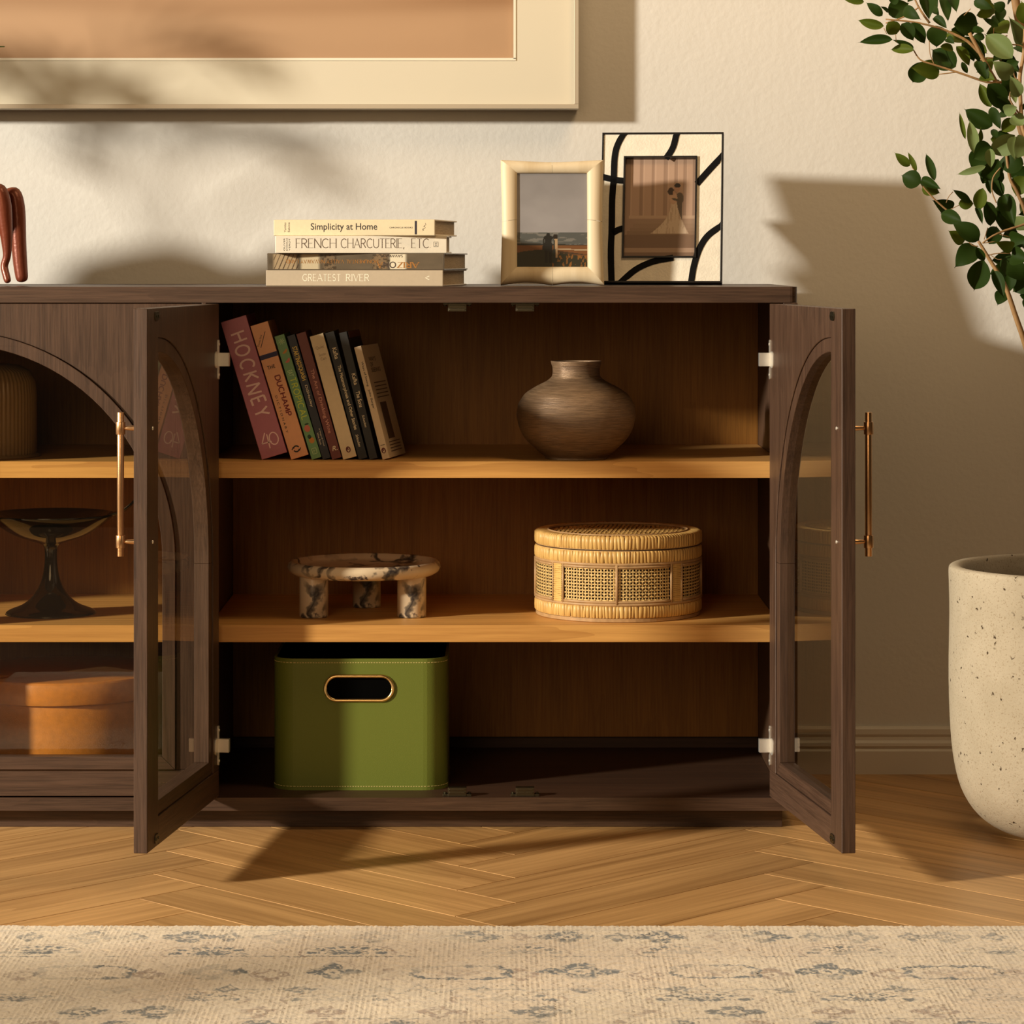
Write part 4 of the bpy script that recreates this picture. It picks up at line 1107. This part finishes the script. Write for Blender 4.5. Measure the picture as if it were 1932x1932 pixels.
# ------------------------------------------------------------------ seated figure sculpture at the left end
fig_m = plain('red_brown_bronze', (.20, .045, .020), .34, .25, bs=.4, bscale=160, spec=.6)
sx = PX(20, 4.80); sculpt = None
verts = [ # x (m, relative), y, z (from the top board), radius
 (-.155, .01, .030, .032),  # 0 pelvis
 (-.150, .01, .085, .026), (-.135, .01, .135, .030), (-.120, .01, .160, .014), (-.105, .0, .185, .022), (-.098, -.002, .205, .019),  # waist chest neck head crown
 (-.150, -.022, .030, .024), (-.085, -.026, .100, .018), (-.012, -.026, .160, .0155), (-.007, -.026, .122, .0150), (-.002, -.026, .078, .0105), (-.001, -.026, .048, .0068), (-.007, -.024, .032, .0068), (.002, -.034, .0045, .0062),  # near leg
 (-.150, .030, .030, .024), (-.075, .032, .100, .018), (.004, .022, .156, .0150), (.008, .020, .115, .0145), (.010, .018, .070, .0135), (.013, .016, .035, .0125), (.017, .014, .0045, .0105),   # far leg
 (-.130, -.034, .148, .012), (-.085, -.046, .140, .010), (-.045, -.030, .182, .0085), (-.018, -.010, .186, .0095),   # near arm, hand laid over the knees
 (-.130, .044, .148, .012), (-.080, .056, .150, .010), (-.050, .030, .184, .0085), (-.026, .010, .188, .0080)]
edges = [(0,1),(1,2),(2,3),(3,4),(4,5),(0,6),(6,7),(7,8),(8,9),(9,10),(10,11),(11,12),(12,13),(0,14),(14,15),(15,16),(16,17),(17,18),(18,19),(19,20),(2,21),(21,22),(22,23),(23,24),(2,25),(25,26),(26,27),(27,28)]
me = bpy.data.meshes.new('figure_sculpture'); me.from_pydata([v[:3] for v in verts], edges, []); me.materials.append(fig_m)
fo = bpy.data.objects.new('figure_sculpture', me); C.objects.link(fo); fo.location = (sx, 4.80, ZT)
sk = fo.modifiers.new('skin', 'SKIN')
for i, v in enumerate(verts): me.skin_vertices[0].data[i].radius = (v[3], v[3])
me.skin_vertices[0].data[0].use_root = True
sk.use_smooth_shade = True; sb = fo.modifiers.new('sub', 'SUBSURF'); sb.levels = 2; sb.render_levels = 2
tag(fo, 'red-brown figure sculpture seated with raised knees at the left on the sideboard', 'sculpture')

# ------------------------------------------------------------------ stone planter and its tree
def stone():
    m, nt, b = new_mat('speckled_stone'); v = texco(nt)
    base = ramp(nt, nz(nt, v, 9, 5), [(.3, (.45, .395, .31, 1)), (.7, (.57, .51, .42, 1))])
    f = nz(nt, v, 330, 4, .7); c = mix(nt, base, (.30, .22, .14, 1), ramp(nt, f, [(.56, (0,0,0,1)), (.66, (.8,.8,.8,1))]))
    vo = N(nt, 'ShaderNodeTexVoronoi'); vo.inputs['Scale'].default_value = 95; vo.inputs['Randomness'].default_value = 1
    wn_ = N(nt, 'ShaderNodeTexNoise'); wn_.inputs['Scale'].default_value = 150; L(nt, v, wn_.inputs['Vector'])
    mv = N(nt, 'ShaderNodeMix', data_type='VECTOR'); mv.inputs[0].default_value = .012; L(nt, v, mv.inputs[4]); L(nt, wn_.outputs['Color'], mv.inputs[5]); L(nt, mv.outputs[1], vo.inputs['Vector'])
    pit = ramp(nt, vo.outputs['Distance'], [(.15, (1,1,1,1)), (.24, (0,0,0,1))])
    keep = ramp(nt, vo.outputs['Color'], [(.26, (1,1,1,1)), (.36, (0,0,0,1))])
    pk = mix(nt, (0,0,0,1), pit, keep)
    c = mix(nt, c, (.07, .045, .025, 1), pk); L(nt, c, b.inputs['Base Color']); b.inputs['Roughness'].default_value = .9
    h = N(nt, 'ShaderNodeMath', operation='SUBTRACT'); L(nt, nz(nt, v, 120, 5, .7), h.inputs[0]); L(nt, pk, h.inputs[1])
    bump(nt, b, h.outputs[0], .5, .002); return m
PLX, PLY = PX(2034, 4.62), 4.62
pot = empty('stone_planter', (PLX, PLY, 0)); tag(pot, 'tall round-bottomed speckled beige stone planter on the floor', 'planter')
zr = H - (1068-CY)*4.62/F
pp = [(0, 0), (.085, 0), (.110, .004), (.138, .016), (.163, .038), (.182, .070), (.193, .110), (.1985, .16), (.2005, .24), (.200, .34), (.2005, zr-.03), (.2005, zr-.006), (.197, zr), (.188, zr+.001), (.181, zr-.004), (.179, zr-.03), (.178, zr-.09), (0, zr-.09)]
pp = [(max(v.x, 0), max(v.y, 0)) for v in smooth_path([(a, b, 0) for a, b in pp], 3)]
obj('shell', lathe(BM(), pp, 96, rfun=lambda a, z, r: .0012*math.sin(3*a+z*9)+.0008*math.sin(7*a+z*23)), stone(), pot, smooth=True)
obj('soil', lathe(BM(), [(0, zr-.07), (.1785, zr-.072)], 40, rfun=lambda a, z, r: 0), plain('dark_soil', (.04, .025, .015), 1, bs=1, bscale=120), pot)

tree = empty('ficus_tree', (PLX, PLY, zr-.075)); tag(tree, 'leafy green ficus tree growing out of the stone planter', 'plant')
M['bark'] = wood('tan_bark', (.20, .105, .04, 1), (.40, .24, .10, 1), 'z', 60, .6, .4, fig=.2)
def leaf_mat(name, c, back):
    m, nt, b = new_mat(name)
    f = nz(nt, texco(nt), 8, 2)
    geo = N(nt, 'ShaderNodeNewGeometry')
    cc = mix(nt, c + (1,), back + (1,), geo.outputs['Backfacing'])
    L(nt, cc, b.inputs['Base Color']); b.inputs['Roughness'].default_value = .55; b.inputs['Specular IOR Level'].default_value = .12
    tr = N(nt, 'ShaderNodeBsdfTranslucent'); L(nt, cc, tr.inputs[0]); mx = N(nt, 'ShaderNodeMixShader'); mx.inputs[0].default_value = .18
    L(nt, b.outputs[0], mx.inputs[1]); L(nt, tr.outputs[0], mx.inputs[2]); L(nt, mx.outputs[0], nt.nodes['Material Output'].inputs[0]); return m
LMATS = [leaf_mat('leaf_dark', (.020, .042, .005), (.03, .055, .008)), leaf_mat('leaf_mid', (.075, .105, .010), (.09, .12, .02)), leaf_mat('leaf_pale', (.15, .20, .07), (.17, .21, .08))]
def leaf_mesh(mi, bend, fold, wav):
    bm = BM(); n = 16; rows = []
    for k in range(n+1):
        t = k/n
        q_ = min(t/.92, 1); wd_ = max(.5*math.sin(PI*q_**.78)**.70, .030*(1-t)/.10 if t > .88 else 0, .004)
        y = -bend*4*(t-.5)**2 + bend
        rows.append([bm.verts.new((t, s_*wd_, y + fold*abs(s_)*wd_*1.2 + wav*math.sin(t*9+s_*2)*abs(s_))) for s_ in (-1, -.5, 0, .5, 1)])
    for A_, B_ in zip(rows, rows[1:]):
        for j in range(4): bm.faces.new((A_[j], B_[j], B_[j+1], A_[j+1]))
    me = bpy.data.meshes.new('leaf'); bm.to_mesh(me); bm.free(); me.materials.append(LMATS[mi])
    me.polygons.foreach_set('use_smooth', [True]*len(me.polygons)); return me
LMESH = [[leaf_mesh(mi, *a) for a in ((.08, .25, .010), (.13, .10, .02), (.02, .4, .012))] for mi in range(3)]
def stem(pts, r0, r1, n=7):
    pts = smooth_path(pts, 4); bm = BM()
    tube(bm, [p - tree.location for p in pts], [r0+(r1-r0)*i/(len(pts)-1) for i in range(len(pts))], n)
    return obj('branch', bm, M['bark'], tree, smooth=True)
lr = random.Random(3)
def leaf(x0, y0, x1, y1, wpx, tone, Y):
    a = P(x0, y0, Y); b = P(x1, y1, Y + lr.uniform(-.035, .035)); d = b - a; ln = d.length
    X = d.normalized(); view = Vector((0, -1, 0))
    Z = (view - X*view.dot(X)).normalized(); Z = Matrix.Rotation(lr.uniform(-.28, .28), 3, X) @ Z
    Yv = Z.cross(X)
    o = bpy.data.objects.new('leaf', LMESH[tone][lr.randrange(3)]); C.objects.link(o); o.parent = tree
    wd_ = wpx*Y/F*1.22
    m = Matrix((X*ln, Yv*wd_, Z*min(ln, wd_*2))).transposed().to_4x4(); m.translation = a - tree.location
    o.matrix_basis = m
z3 = [(275,20,60,-5,62,1),(465,165,295,25,85,0),(530,125,440,65,36,0),(530,150,745,30,165,0),(690,90,870,205,110,0),(480,270,205,208,88,1),(530,225,620,355,130,1),
 (570,410,210,440,88,0),(790,500,560,408,52,0),(795,520,548,515,88,1),(665,245,792,428,128,0),(750,240,912,462,118,0),(1020,265,1028,498,178,0),(1205,255,1462,240,205,0),
 (890,640,778,860,165,0),(1055,740,755,700,168,1),(1225,695,972,508,200,0),(900,-60,950,215,135,0),(960,-40,1040,105,105,0),(1090,-60,1148,240,100,0),(1180,-40,1235,135,105,0),
 (1665,275,1498,185,52,0),(1520,325,1385,300,62,0),(1525,390,1395,378,70,0),(1412,15,1625,95,85,0),(1440,155,1638,100,92,1),(1812,605,1520,350,190,2),(1885,462,1775,170,140,2),
 (1940,250,1905,10,150,1),(1805,800,1598,625,150,2),(1875,1005,1788,780,120,2),(1230,480,1372,692,92,1),(1320,395,1420,650,115,0),(1350,385,1530,695,135,0),(1290,640,1348,765,50,0),
 (1135,350,1335,445,95,1),(1130,400,1215,455,70,0),(1065,480,1205,520,72,1),(1590,1110,1468,855,102,1),(1560,870,1725,1140,185,0),(1605,1305,1308,1125,160,0),(1590,1110,1695,1352,92,0),
 (1325,1442,1262,1155,42,1),(1420,1592,1368,1238,100,2),(1450,1485,1485,1315,60,1),(1640,1432,1610,1335,62,0),(1838,1400,1570,1590,195,2),(1945,1420,1830,1660,170,2),
 (1700,1358,1855,1230,120,1),(1860,1110,1712,1150,110,2),(1925,1300,1795,1205,130,2),(1770,1200,1660,1195,62,0),(1600,1525,1400,1650,190,0),(1450,640,1560,850,110,0),(1300,380,1560,560,90,0),
 (1740,600,1900,760,120,0),(1700,560,1600,640,90,0),(1850,480,1940,560,80,0),(1480,790,1640,830,110,1),(1750,850,1820,1010,90,0),(1640,1000,1790,1180,110,0),(1810,960,1850,1080,60,2),
 (620,-60,560,40,90,0),(780,-60,720,30,110,0),(1000,180,1140,300,80,0),(960,90,1060,170,80,0),(1180,300,1320,400,100,0),(1880,640,1760,700,100,0)]
for a in z3:
    leaf(1580+a[0]/5.489, a[1]/5.489, 1580+a[2]/5.489, a[3]/5.489, a[4]/5.489, a[5], 4.55 + lr.uniform(-.10, .12) - (.08 if a[5] == 2 else 0))
z4 = [(182,212,35,85,72,1),(242,262,160,78,42,1),(412,352,330,92,68,0),(285,372,100,300,145,0),(288,345,478,432,82,0),(300,400,468,470,105,1),(555,640,388,530,135,0),(662,732,465,655,115,0),
 (828,905,568,738,145,0),(697,905,536,815,112,1),(802,960,596,1168,165,0),(805,972,882,1105,66,0),(870,1088,778,1385,175,0),(968,1195,1062,1452,92,0),(1032,1085,1290,1290,165,0),
 (1150,980,972,920,100,1),(1120,900,1310,900,145,0),(1130,1050,1300,1090,150,0),(745,560,578,432,60,0),(636,565,782,565,92,1),(865,420,815,640,105,1),(890,540,935,785,112,0),
 (800,600,862,765,50,0),(960,620,1140,862,130,0),(1010,580,1095,700,92,0),(1060,480,1162,785,140,0),(912,350,935,480,60,0),(965,350,1052,512,92,0),(890,215,615,295,58,2),
 (905,45,748,228,165,0),(1010,150,858,348,150,0),(930,50,940,240,80,2),(1245,200,1000,180,165,0),(1255,310,1170,502,150,1),(1180,-60,1160,170,140,2)]
for a in z4:
    leaf(1680+a[0]/4.952, 270+a[1]/4.952, 1680+a[2]/4.952, 270+a[3]/4.952, a[4]/4.952, a[5], 4.55 + lr.uniform(-.06, .06) - (.08 if a[5] == 2 else 0))
for a in range(64):
    x, y = lr.uniform(1850, 1990), lr.choice((lr.uniform(0, 330), lr.uniform(330, 560)))
    th_ = lr.uniform(0, 2*PI); ln_ = lr.uniform(24, 42)
    leaf(x, y, x+ln_*math.cos(th_), y+ln_*math.sin(th_), lr.uniform(18, 32), lr.choice((0, 0, 0, 1, 0, 2)), 4.60 + lr.uniform(.02, .16))
for a in range(150):       # the crown goes on beyond the right and upper edges
    x, y = lr.uniform(1990, 2330), lr.uniform(-420, 560) + 0
    if (x-2080)**2/250**2 + (y-60)**2/500**2 > 1: continue
    th_ = lr.uniform(0, 2*PI); ln_ = lr.uniform(26, 44)
    leaf(x, y, x+ln_*math.cos(th_), y+ln_*math.sin(th_), lr.uniform(18, 32), lr.choice((0, 0, 0, 1, 2)), 4.62 + lr.uniform(-.18, .22))
for x1, y1 in ((2240, -60), (2200, 260), (2150, -300)): s3_pts = [P(1990, 420, 4.6), P((1990+x1)/2, (300+y1)/2, 4.6), P(x1, y1, 4.62)]; stem(s3_pts, .0045, .0015)
def s3(pts, r0, r1, Y=4.56): stem([P(1580+x/5.489, y/5.489, Y) for x, y in pts], r0, r1)
def s4(pts, r0, r1, Y=4.56): stem([P(1680+x/4.952, 270+y/4.952, Y) for x, y in pts], r0, r1)
base = tree.location
stem([base + Vector((0, 0, -.01)), base + Vector((-.01, .0, .22)), P(1990, 760, 4.62), P(1985, 420, 4.6), P(1960, 200, 4.58), P(1920, 25, 4.57), P(1900, -120, 4.56)], .011, .006, 10)
stem([base + Vector((-.02, -.02, -.01)), P(1985, 900, 4.6), P(1945, 690, 4.57), P(1914, 590, 4.56), P(1895, 537, 4.56), P(1866, 488, 4.56), P(1846, 455, 4.56)], .006, .0022, 8)
stem([P(1985, 620, 4.6), P(1960, 420, 4.59), P(1927, 250, 4.58), P(1903, 198, 4.57), P(1864, 128, 4.56), P(1829, 62, 4.56)], .0060, .0028, 8)
s3([(500,200),(800,230),(1050,290),(1200,350),(1350,430),(1480,560)], .0012, .0026)
s3([(780,-60),(850,90),(955,240)], .0012, .0020); s3([(500,240),(700,170),(850,70)], .001, .0012); s3([(790,520),(860,620),(1000,670),(1250,750),(1550,850),(1700,850)], .001, .0022)
s3([(1050,770),(1250,745)], .0008, .001); s3([(950,420),(960,560),(1000,660)], .0007, .0007); s3([(480,290),(510,350)], .0006, .0006); s3([(600,340),(610,440)], .0006, .0006)
s3([(1940,300),(1930,560),(1890,800),(1900,1100),(1920,1330),(2000,1500)], .0026, .0034, 4.5); s3([(1940,500),(1885,470),(1780,460)], .001, .0012, 4.5); s3([(1870,830),(1830,780),(1810,620)], .001, .001, 4.5)
s3([(1800,930),(1790,1040),(1900,1200)], .0012, .0016, 4.5); s3([(1620,290),(1630,385),(1760,370)], .0006, .0009); s3([(1310,160),(1380,90)], .0006, .0006); s3([(1480,620),(1600,600),(1700,620)], .0009, .0012)
s4([(200,220),(240,280),(300,400),(450,560),(640,720),(825,910)], .0008, .0018); s4([(520,560),(545,500),(585,455)], .0006, .0006); s4([(560,620),(640,580)], .0006, .0006)
s4([(860,935),(950,870),(1060,820),(1248,760),(1400,700)], .0012, .0022); s4([(875,900),(910,790)], .0007, .0007); s4([(700,880),(760,950),(820,965)], .0007, .0008)
s4([(860,935),(980,920)], .0007, .0007); s4([(910,1050),(1000,1030),(1120,1030)], .0009, .0008); s4([(940,1050),(1000,1085),(1040,1085)], .0006, .0006); s4([(1020,850),(1120,880)], .0007, .0007)
s4([(1030,230),(960,320),(950,450),(990,560)], .0012, .001); s4([(1070,-40),(1110,300),(1180,450),(1260,640),(1330,900)], .0020, .0036)

# ------------------------------------------------------------------ rug
lrr = random.Random(5)
def build_rug():
    Xa, Xb, Yf, Yn = -1.05, 1.05, 3.949, 2.95
    nx = 1000
    ysr = np.concatenate([np.linspace(0, .56, 280), np.linspace(.575, Yf-Yn, 22)])
    xs = np.linspace(Xa, Xb, nx)
    X, D = np.meshgrid(xs, ysr); Yv = Yf - D
    edge = .0025*(fbm(X*60, X*0+3, 2)-.5) + .002*(vnoise(X*300, X*0, 4)-.5) - .0016*X
    Yv = Yv + edge*np.exp(-D/.02)
    wob = .004*(fbm(X*3, D*4, 11)-.5)
    rib = np.abs(np.sin((X+wob)*PI/.0062))**.6
    h = .0088 + .0008*rib + .0014*(vnoise(X*420, D*520, 5)-.5) + .0010*(vnoise(X*90, D*110, 6)-.5)
    h = h*np.clip(.35+D/.004, 0, 1); h[0] = 0.0005
    # pattern: faded motifs, laid out on the rug itself
    rugpt = lambda px, py: ((px-CX)*(F*(H-.010)/(py-CY))/F, Yf - F*(H-.010)/(py-CY))
    ink_ = np.zeros_like(X); brn = np.zeros_like(X)
    def dist(px, py): x, d = rugpt(px, py); return X-x, D-d
    def diamond(px, py, wx, wy, tgt, k=1.0, hollow=False):
        wx *= 1.45*lrr.uniform(.85, 1.15); wy *= 1.25; px += lrr.uniform(-9, 9)
        dx, dy = dist(px, py); s = np.abs(dx)/wx + np.abs(dy)/wy
        rad = np.hypot(dx/wx, dy/wy); th_ = np.arctan2(dy/wy, dx/wx)
        rad = rad*(1+.5*(fbm(X*70, D*70, 33)-.5)); shp = rad < (.50+.42*np.abs(np.cos(2*th_)))
        if hollow: shp = shp & (rad > .45+.1*np.cos(4*th_))
        else: shp = shp & ~((rad < .28) & (rad > .12))
        tgt[shp] = np.maximum(tgt[shp], k)
    def fan(px, py, wx, wy, k=1.0):
        wx *= 1.3; wy *= 1.15
        dx, dy = dist(px, py); rad = np.hypot(dx/wx, dy/wy); th_ = np.arctan2(-dy, dx)
        shp = (rad < 1) & (dy < wy*.25) & ((np.cos(th_*14) > -.3) | (rad < .35)) & (np.abs(rad-.62) > .07)
        ink_[shp] = np.maximum(ink_[shp], k)
        shp = (np.abs(rad-1.18) < .045) & (dy < wy*.6); brn[shp] = np.maximum(brn[shp], .8)
    def medal(px, py, wx, wy, k=1.0):
        wx *= 1.15
        dx, dy = dist(px, py); e = (np.abs(dx)/wx)**4 + (np.abs(dy)/wy)**4 + .25*np.sin(dx/wx*9)*np.sin(dy/wy*7)
        shp = (e < 1) & (e > .42); ink_[shp] = np.maximum(ink_[shp], k)
        diamond(px, py, wx*.35, wy*.5, brn, .6)
    def vine(pts, wd_, tgt, k):
        P2 = smooth_path([(*rugpt(*p), 0) for p in pts], 14)
        for v in P2:
            i0, i1 = np.searchsorted(xs, (v.x-.01, v.x+.01)); sub = (slice(None), slice(i0, i1))
            m_ = np.hypot(X[sub]-v.x, (D[sub]-v.y)) < wd_
            tt = tgt[sub]; tt[m_] = np.maximum(tt[m_], k); tgt[sub] = tt
    for px, k in ((170, 1), (350, .9), (525, 1), (705, 1), (890, .8), (1075, .9), (1250, 1), (1440, 1), (1620, .6), (1780, .5)): diamond(px, 1767, .026, .030, ink_, k)
    for px in (258, 440, 610, 795, 985, 1160, 1345, 1530, 1710, 1870, 60, -60): diamond(px, 1767, .013, .022, brn if px % 2 else ink_, .75)
    for px, py in ((75, 1796), (395, 1798), (655, 1797), (985, 1797), (1290, 1796), (1600, 1797), (1890, 1797)): fan(px, py, .040, .032)
    for px, py, wx in ((160, 1834, .055), (400, 1833, .034), (625, 1833, .030), (870, 1834, .056), (1095, 1832, .034), (1350, 1832, .050), (1570, 1832, .030), (1800, 1834, .055)):
        (medal if wx > .045 else lambda a, b, c, d: diamond(a, b, c, d, ink_, 1))(px, py, wx, .036)
    for px in (40, 275, 510, 740, 975, 1215, 1450, 1680, 1910): diamond(px, 1838, .020, .026, brn, .9, hollow=px % 3 == 0)
    for px in (30, 360, 640, 960, 1330, 1640, 1900): fan(px, 1885, .045, .026, .95)
    for px in (150, 290, 480, 620, 820, 1015, 1200, 1390, 1580, 1760): diamond(px, 1908, .030 if px % 4 else .022, .024, ink_ if px % 20 else brn, .9)
    for px in (90, 220, 430, 560, 720, 900, 1100, 1290, 1480, 1690, 1850): diamond(px, 1866, .014, .014, ink_, .8)
    for px in range(-60, 2000, 135): diamond(px, 1935, .03, .022, ink_ if (px//135) % 2 else brn, .9); diamond(px+60, 1962, .035, .02, ink_, .9)
    for py, a, k in ((1754, 0, .55), (1803, 0, .9), (1866, 0, .5), (1922, 0, .6)): vine([(-80, py), (500, py), (1200, py), (2010, py)], .0011, ink_, k) if False else None
    for py, k in ((1755, .5), (1803.5, .85), (1866, .5), (1921, .6)):
        _, d0 = rugpt(0, py); m_ = np.abs(D-d0) < .0016; ink_[m_] = np.maximum(ink_[m_], k*(.4+.6*(fbm(X*25, D*3, 40) > .45))[m_])
    for i in range(12):
        x0 = -100 + i*178
        vine([(x0, 1790+((i*7) % 3)*4), (x0+45, 1777), (x0+90, 1792), (x0+135, 1781), (x0+178, 1793)], .0013, brn, .8)
        vine([(x0, 1858), (x0+40, 1872), (x0+90, 1862), (x0+140, 1874), (x0+178, 1856)], .0015, ink_, .7)
        vine([(x0+20, 1812), (x0+60, 1822), (x0+40, 1842), (x0+80, 1852)], .0014, brn, .8)
        vine([(x0, 1895), (x0+60, 1884), (x0+110, 1898), (x0+178, 1888)], .0015, brn, .7)
    fade = np.clip((fbm(X*11, D*13, 50)-.32)*6, .30, 1)*(.30+.70*(vnoise(X/.0031, D/.0050, 51) > .40))
    base = col3((222, 202, 172))[None,None]*(.90+.18*fbm(X*14, D*20, 60)[...,None])*(.94+.06*rib[...,None])
    blush = np.clip((fbm(X*5+9, D*7, 70)-.5)*3, 0, .5)[...,None]; base = base*(1-blush*.35)+col3((188, 148, 112))*blush*.35
    a_ = (brn*fade*.75)[...,None]; c = base*(1-a_)+col3((134, 100, 74))*a_
    a_ = (ink_*fade*.95)[...,None]; c = c*(1-a_)+col3((80, 82, 78))*a_
    co = np.stack([X, Yv, h], -1).reshape(-1, 3); ny = len(ysr)
    idx = np.arange(nx*ny).reshape(ny, nx)
    fc = np.stack([idx[:-1,:-1], idx[1:,:-1], idx[1:,1:], idx[:-1,1:]], -1).reshape(-1, 4)
    me = bpy.data.meshes.new('rug')
    me.vertices.add(len(co)); me.vertices.foreach_set('co', co.astype('f').ravel())
    me.loops.add(fc.size); me.loops.foreach_set('vertex_index', fc.astype('i').ravel())
    me.polygons.add(len(fc)); me.polygons.foreach_set('loop_start', (np.arange(len(fc))*4).astype('i')); me.polygons.foreach_set('use_smooth', np.ones(len(fc), bool))
    me.update(calc_edges=True)
    ca = me.color_attributes.new('Col', 'FLOAT_COLOR', 'POINT')
    ca.data.foreach_set('color', np.concatenate([c.reshape(-1, 3), np.ones((len(co), 1))], 1).astype('f').ravel())
    m = print_mat('woven_wool', .95); nt = m.node_tree; b = nt.nodes['Principled BSDF']; b.inputs['Specular IOR Level'].default_value = .1
    b.inputs['Sheen Weight'].default_value = .25
    bump(nt, b, nz(nt, texco(nt), 700, 3), .5, .001)
    me.materials.append(m)
    o = bpy.data.objects.new('rug', me); C.objects.link(o)
    tag(o, 'beige ribbed wool rug with faded grey and brown floral motifs in front', 'rug')
build_rug()

# ------------------------------------------------------------------ just beyond the left edge: a vase of feathery stems, whose shadow lies on the wall
fv = empty('stem_vase', (-1.20, 4.71, ZT)); tag(fv, 'round clay vase of feathery green stems, just past the left edge on the sideboard', 'vase')
obj('vase_body', lathe(BM(), [(0, 0), (.05, 0), (.09, .025), (.125, .08), (.128, .13), (.105, .185), (.06, .222), (.042, .230), (.040, .236), (.036, .232), (.034, .2), (0, .19)], 64), plain('grey_clay', (120, 108, 92), .8), fv, smooth=True)
PLM = leaf_mat('feather_leaf', (.04, .08, .015), (.06, .10, .02))
pr = random.Random(11)
def frond(root, pts, r0, ll, wl, step=1, k0=3, spread=.62):
    pts = smooth_path(pts, 7); bm = BM(); n = len(pts)-1
    tube(bm, pts, [r0*(1-.8*k/n) for k in range(n+1)], 6)
    for k in range(k0, n, step):
        for s_ in (-1, 1):
            t = (pts[k+1]-pts[k-1]).normalized(); sd = t.cross(Vector((0,-1,.25))).normalized()*s_
            L_ = ll*math.sin(PI*(.15+.8*k/n))*pr.uniform(.8, 1.15); d = (sd*spread + t*.85 + Vector((0,pr.uniform(-.25,.25),pr.uniform(-.3, .05)))).normalized()
            wv_ = d.cross(Vector((0, -1, 0))).normalized(); rows = []
            for q_ in range(6):
                u = q_/5; p = pts[k] + d*L_*u + Vector((0,0,-.12*L_*u*u)); hw_ = wl*math.sin(PI*(.12+.86*u))
                rows.append((bm.verts.new(p+wv_*hw_), bm.verts.new(p-wv_*hw_)))
            for A_, B_ in zip(rows, rows[1:]): bm.faces.new((A_[0], A_[1], B_[1], B_[0]))
    return obj('frond', bm, PLM, root)
tipv = P(9, 88, 4.80) - fv.location
frond(fv, [(0,0,.2), (-.02,0,.34), (.04,-.01,.43), (.14,-.02,.41), (.24,-.02,.34)], .0022, .14, .0045, 2, 8, .40)
frond(fv, [(0,0,.2), (-.05,.01,.36), (.02,.02,.52), (.14,.02,.54), (.25,.01,.49)], .0022, .14, .0045, 2, 8, .40)
frond(fv, [(0,0,.2), (-.08,.01,.32), (-.10,.03,.42), (-.04,.03,.47), (.06,.02,.44)], .0025, .12, .005, 1, 8, .4)
frond(fv, [(0,0,.2), (-.06,0,.40), (-.16,0,.50), (-.28,.01,.50)], .003, .12, .006, 1, 8, .4)
bm = BM(); rows = []; pth = smooth_path([(0,0,.2), (.03,-.02,.30), (.12,-.03,.37), tipv], 6); nn2 = len(pth)-1
for k, p in enumerate(pth):
    hw_ = .007*math.sin(PI*(.1+.88*k/nn2)) + .0003; rows.append((bm.verts.new(p+Vector((0,0,hw_))), bm.verts.new(p-Vector((0,0,hw_)))))
for A_, B_ in zip(rows, rows[1:]): bm.faces.new((A_[0], A_[1], B_[1], B_[0]))
obj('frond', bm, PLM, fv)
# unseen potted palm further left and forward, added to dim the rug's left side
palm = empty('shade_palm', (-2.35, 2.55, 0)); tag(palm, 'unseen potted palm, added left of the rug to shade it', 'plant')
obj('pot', lathe(BM(), [(0, 0), (.12, 0), (.16, .26), (.165, .28), (.15, .28), (.145, .24), (0, .24)], 48), plain('brown_clay', (110, 80, 60), .8), palm, smooth=False)
for a, hgt, rc in ((20, .80, .55), (70, .85, .50), (120, .8, .5), (200, .8, .5), (280, .75, .5)):
    c_, s_ = math.cos(R(a)), math.sin(R(a))
    frond(palm, [(0,0,.22), (.06*c_,.06*s_,.5), (rc*.45*c_,rc*.45*s_,hgt), (rc*.8*c_,rc*.8*s_,hgt*.92), (rc*c_,rc*s_,hgt*.72)], .006, .22, .015)
